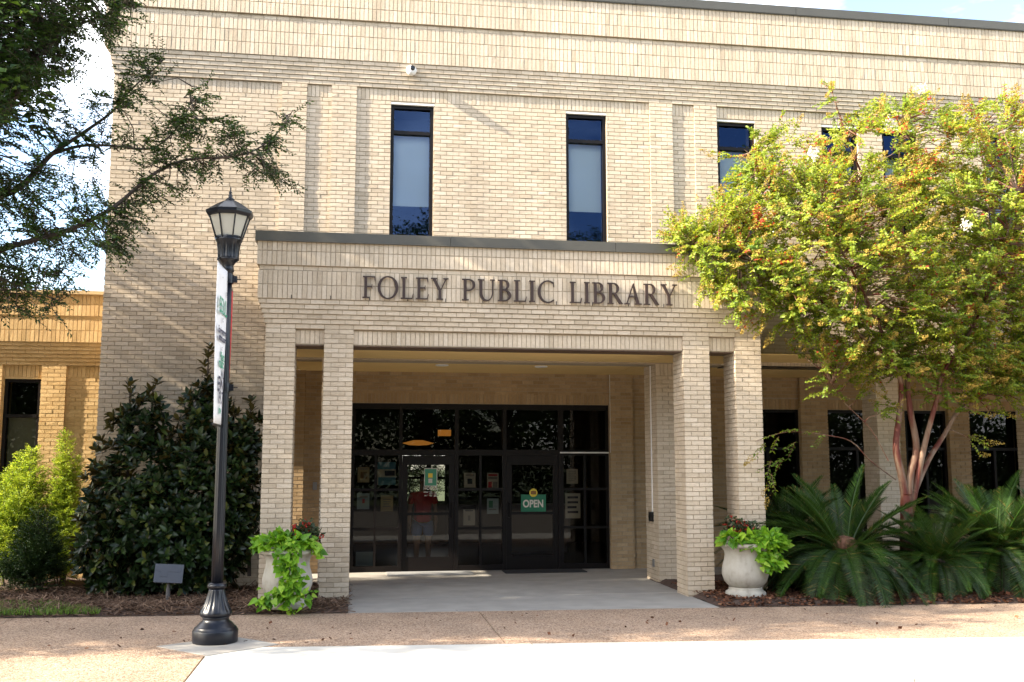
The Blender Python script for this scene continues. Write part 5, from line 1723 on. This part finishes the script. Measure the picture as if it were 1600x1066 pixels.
# ------------------------------------------------------------------ sago palms
def frond_mesh(L, arch, seed, wdt=.15):
    r = np.random.default_rng(seed); lv = Leaves(); n_ = 78
    t = np.linspace(.10, 1, n_)
    x = L * (t - .10 * arch * t ** 2); z = L * (.32 * t * (1 - arch * .0) - arch * .62 * t ** 2)
    P = np.stack([x, np.zeros(n_), z], 1)
    tan = unit(np.gradient(P, axis=0))
    for sgn in (1, -1):
        up = np.cross(tan, np.tile((0, 1, 0), (n_, 1))) * -1
        D = tan * (.55 + .5 * t[:, None]) + np.tile((0, sgn, 0), (n_, 1)) * 1.0 + np.array((0, 0, .38)) + r.normal(0, .05, (n_, 3))
        Ln = wdt * (np.sin(np.clip(t, 0, 1) * math.pi * .86 + .28)) + .025
        lv.add(P, D, np.tile((0, -sgn * .5, 1.0), (n_, 1)), Ln, .0105, np.clip(r.normal(.5, .25, n_), 0, 1), fold=.05, droop=.05, wide=.35)
    b = MB(); b.tube([tuple(p) for p in P[::6]], [.011 * (1 - .8 * i / (len(P[::6]))) for i in range(len(P[::6]))], 5)
    V = np.concatenate(lv.V); Fq = [tuple(int(j) for j in f) for f in np.concatenate(lv.F)]
    b2 = MB(); b2.mesh(V, Fq); b2.t = list(np.concatenate(lv.T)); 
    n0 = len(b2.v); b2.v += b.v; b2.f += [tuple(i + n0 for i in f) for f in b.f]; b2.t += [.6] * len(b.f)
    return b2.data('frond', M_PALM)


FROND = [frond_mesh(1.08, a, 40 + i) for i, a in enumerate((.40, .70, .95, 1.2))]


def sago(base, label, h, n_, r, sc=1.0, cone=True):
    t = empty('sago_palm', base); tag(t, label, 'palm', 'sago palms in the right bed')
    b = MB()
    def rough(th, r_, z): return r_ * (1 + .08 * math.sin(11 * th + z * 60))
    b.lathe([(.13, -.05), (.15, h * .4), (.14, h * .8), (.10, h)], 22, fn=rough); b.build('trunk', M_BARK, t, True)
    if cone:
        b = MB()
        def fuzz(th, r_, z): return r_ * (1 + .10 * math.sin(17 * th) * (1 if z > h else .3))
        b.lathe([(.06, h - .02), (.14, h + .02), (.175, h + .08), (.17, h + .15), (.13, h + .20), (.05, h + .225), (.005, h + .23)], 60, fn=fuzz); b.build('seed_cone', M_CONE, t, True)
        for q in range(26):
            th = q * 2.4; rr = .165
            s_ = MB(); s_.tube([(rr * .6 * math.cos(th), rr * .6 * math.sin(th), h + .06), (rr * 1.02 * math.cos(th), rr * 1.02 * math.sin(th), h + .12), (rr * .6 * math.cos(th), rr * .6 * math.sin(th), h + .215)], [.014, .018, .006], 5)
            s_.build('cone_scale', M_CONE, t, True)
    for i in range(n_):
        th = i * 2.39996 + r.normal(0, .1); k_ = i / n_
        if cone and k_ < .5 and math.sin(th) < -.55: continue
        o = link('frond', FROND[min(3, int(k_ * 4))], t)
        tilt = math.radians(-(50 - 88 * k_) + r.normal(0, 8))
        o.rotation_euler = (r.normal(0, .12), tilt, th)
        o.scale = (sc * r.uniform(.85, 1.1),) * 3
        o.location = (.07 * math.cos(th), .07 * math.sin(th), h - .02)
    return t


r = np.random.default_rng(3)
sago((7.05, 14.1, .03), 'sago palm with brown seed cone at the front of the right bed', .62, 118, r, 1.26)
sago((9.55, 14.2, .03), 'sago palm at the right edge of the bed, right of the trunk', .62, 100, r, 1.25, False)
sago((6.65, 15.2, .03), 'sago palm close to the portico behind the right urn', .66, 64, r, 1.1, False)
sago((8.45, 14.0, .03), 'sago palm in front of the crape myrtle trunk', .50, 84, r, .95, False)
sago((11.2, 14.9, .03), 'sago palm cut off by the right edge of the picture', .6, 40, r, 1.0, False)


# ------------------------------------------------------------------ trees of the street, out of the picture: they shade the wall and show in the glass
def street_tree_mesh(seed, ns=850):
    r = np.random.default_rng(seed); lv = Leaves(); wd = MB()
    wd.tube([(0, 0, -.1), (.05, 0, 1.2), (.0, .05, 2.6)], [.18, .15, .13], 10)
    paths = []
    for i in range(9):
        th = i * 2.4; el = .6 + .9 * (i / 9)
        e = np.array((2.4 * math.cos(th) * math.cos(el * .8), 2.4 * math.sin(th) * math.cos(el * .8), 3.2 + 4.4 * math.sin(el * .9)))
        paths += limb(wd, [(0, .05, 2.4 + .2 * (i % 3)), e * .5 + np.array((0, 0, 1.7)), e], .08, .015, 6)
    for _ in range(ns):
        v = unit(r.normal(0, 1, (1, 3)))[0]; k_ = r.uniform(.35, 1) ** .6
        p = np.array((0, 0, 5.6)) + v * np.array((2.9, 2.9, 2.9)) * k_
        q = nearest(paths, p); d = p - q
        wd.tube([tuple(q), tuple(p)], [.014, .004], 4, False)
        spray(lv, None, p, d + np.array((0, 0, .2)), .55, 5, (.115, .060), r, .055, (.45, .2))
    o = wd.build('trunk', M_BARK, None, True); m1 = o.data; bpy.data.objects.remove(o)
    o = lv.build('crown', M_ELM); m2 = o.data; bpy.data.objects.remove(o)
    return m1, m2


STM = street_tree_mesh(101)
def street_tree(x, y, rz, sc, label, wide=1.0, z0=-.1):
    t = empty('street_tree', (x, y, z0)); t.scale = (sc * wide, sc / wide ** .9, sc); tag(t, label, 'tree', 'street trees outside the picture')
    for nm, me in (('trunk', STM[0]), ('crown', STM[1])):
        o = link(nm, me, t); o.rotation_euler = (0, 0, rz)
        if nm == 'crown': o['kind'] = 'stuff'


for x, y, rz, sc, wd_, lb in [(-9.6, 13.2, .3, 1.12, 1.1, 'street tree left of the picture, nearest the corner'), (-8.6, 11.9, 2.1, 1.2, 1.3, 'street tree left of the picture, beside the walk'), (-17, 11.9, 4.0, 1.15, 1.3, 'street tree left of the picture, second along the walk'), (-25, 12.0, 1.2, 1.1, 1.3, 'street tree left of the picture, third along the walk'),
                         (-17, -13, 1.0, 1.3, 1.3, 'tree across the street, far left'), (-8.5, -14, 2.6, 1.35, 1.3, 'tree across the street, second from left'), (-.5, -13, 5.0, 1.3, 1.3, 'tree across the street, opposite the entrance'), (7.5, -14, .7, 1.4, 1.3, 'tree across the street, right of the entrance'), (15.5, -13, 3.3, 1.3, 1.3, 'tree across the street, far right'), (23.5, -14, 3.9, 1.4, 1.3, 'tree across the street, last on the right'),
                         (-4.5, -21, 1.4, 1.7, 1.3, 'taller tree behind the street trees, left'), (4, -22, 3.4, 1.8, 1.3, 'taller tree behind the street trees, middle'), (13, -21, 5.4, 1.7, 1.3, 'taller tree behind the street trees, right'), (31, -16, 5.4, 1.5, 1.3, 'tree across the street, beyond the right end')]:
    street_tree(x, y, rz, sc, lb, wd_)
r = np.random.default_rng(55)
n = 70000
lv = Leaves()  # unseen tree line, added to keep bright sky out of glass reflections
P = np.stack([r.uniform(-45, 60, n), -27 + r.uniform(-2.5, 2.5, n), r.uniform(0, 1, n) ** .8 * 7.5], 1)
P[:, 2] *= .75 + .25 * np.sin(P[:, 0] * .9) * np.sin(P[:, 0] * .37 + 1)
lv.add(P, r.normal(0, 1, (n, 3)), r.normal(0, 1, (n, 3)) + np.array((0, .6, .6)), .30, .24, np.clip(r.normal(.4, .2, n), 0, 1))
tag(lv.build('unseen_tree_line', M_ELM), 'dense unseen tree line added far across the street', 'trees', kind='stuff')
# court planting seen through the lobby
street_tree(1.2, 28.5, 1.9, .5, 'small court tree seen through the lobby glass', 1.0, -.75)


# ------------------------------------------------------------------ person inside the left door
def person():
    t = empty('person', (1.24, 19.15, .012)); t.scale = (.96,) * 3; tag(t, 'person in red shirt and blue shorts standing inside the left door', 'person')
    def skin(name, verts, edges_, mat, root=0):
        me = bpy.data.meshes.new(name); me.from_pydata([v[0] for v in verts], edges_, []); me.materials.append(mat)
        o = link(name, me, t)
        o.modifiers.new('skin', 'SKIN'); sub = o.modifiers.new('smooth', 'SUBSURF'); sub.levels = 1; sub.render_levels = 1
        for i, v in enumerate(verts):
            me.skin_vertices[0].data[i].radius = v[1]; me.skin_vertices[0].data[i].use_root = (i == root)
        return o
    SK = simple('skin', (.48, .30, .21), .6); SH = simple('red_shirt', (.70, .03, .05), .8); BL = simple('blue_shorts', (.22, .38, .80), .8); HR = simple('dark_hair', (.02, .014, .01), .8); SHOE = simple('dark_shoe', (.02, .02, .02), .6)
    V = [((0, 0, .95), (.15, .10)), ((0, 0, 1.12), (.14, .09)), ((0, 0, 1.34), (.16, .10)), ((0, 0, 1.47), (.06, .055)), ((0, -.01, 1.56), (.055, .055)), ((0, -.02, 1.66), (.078, .095)), ((0, -.01, 1.75), (.065, .08))]
    E_ = [(i, i + 1) for i in range(6)]
    for s in (-1, 1):
        n0 = len(V)
        V += [((s * .19, 0, 1.40), (.055, .055)), ((s * .25, .01, 1.14), (.045, .045)), ((s * .26, -.04, .93), (.035, .035)), ((s * .26, -.06, .84), (.022, .040)), ((s * .255, -.07, .76), (.014, .022))]
        E_ += [(2, n0), (n0, n0 + 1), (n0 + 1, n0 + 2), (n0 + 2, n0 + 3), (n0 + 3, n0 + 4)]
        for q in range(4):
            k_ = len(V); V.append(((s * .25, -.095 + .024 * q, .735 - .01 * (q in (1, 2))), (.009, .009))); E_.append((n0 + 3, k_))
            V.append(((s * .245, -.092 + .022 * q, .69 - .012 * (q in (1, 2))), (.007, .007))); E_.append((k_, k_ + 1))
        k_ = len(V); V.append(((s * .235, -.115, .80), (.010, .010))); E_.append((n0 + 3, k_))
        n1 = len(V)
        V += [((s * .10, 0, .86), (.095, .10)), ((s * .11, -.01, .50), (.062, .065)), ((s * .115, .02, .34), (.055, .060)), ((s * .115, .03, .10), (.038, .042)), ((s * .12, -.05, .035), (.042, .03)), ((s * .13, -.15, .025), (.035, .02))]
        E_ += [(0, n1)] + [(n1 + i, n1 + i + 1) for i in range(5)]
    skin('body', V, E_, SK)
    V = [((0, 0, .84), (.19, .135)), ((0, 0, .93), (.185, .13)), ((0, 0, 1.12), (.172, .115)), ((0, 0, 1.34), (.185, .12)), ((0, 0, 1.45), (.10, .08))]; E_ = [(0, 1), (1, 2), (2, 3), (3, 4)]
    for s in (-1, 1):
        n0 = len(V); V += [((s * .20, 0, 1.40), (.085, .08)), ((s * .25, .005, 1.20), (.075, .075))]; E_ += [(3, n0), (n0, n0 + 1)]
    skin('shirt', V, E_, SH)
    V = [((0, 0, .98), (.18, .125))]; E_ = []
    for s in (-1, 1):
        n0 = len(V); V += [((s * .105, 0, .84), (.115, .12)), ((s * .12, -.005, .58), (.105, .11))]; E_ += [(0, n0), (n0, n0 + 1)]
    skin('shorts', V, E_, BL)
    skin('hair', [((0, .02, 1.80), (.082, .095)), ((0, .05, 1.70), (.075, .06))], [(0, 1)], HR)
    for s in (-1, 1):
        b = MB(); b.lathe([(.001, -.012), (.009, -.008), (.012, 0), (.009, .008), (.001, .012)], 10); o = b.build('eye', M_WHITE, t, True); o.location = (s * .032, -.108, 1.67)
    b = MB(); b.tube([(0, -.105, 1.68), (0, -.135, 1.645), (0, -.112, 1.635)], [.008, .016, .008], 6); b.build('nose', SK, t, True)


person()
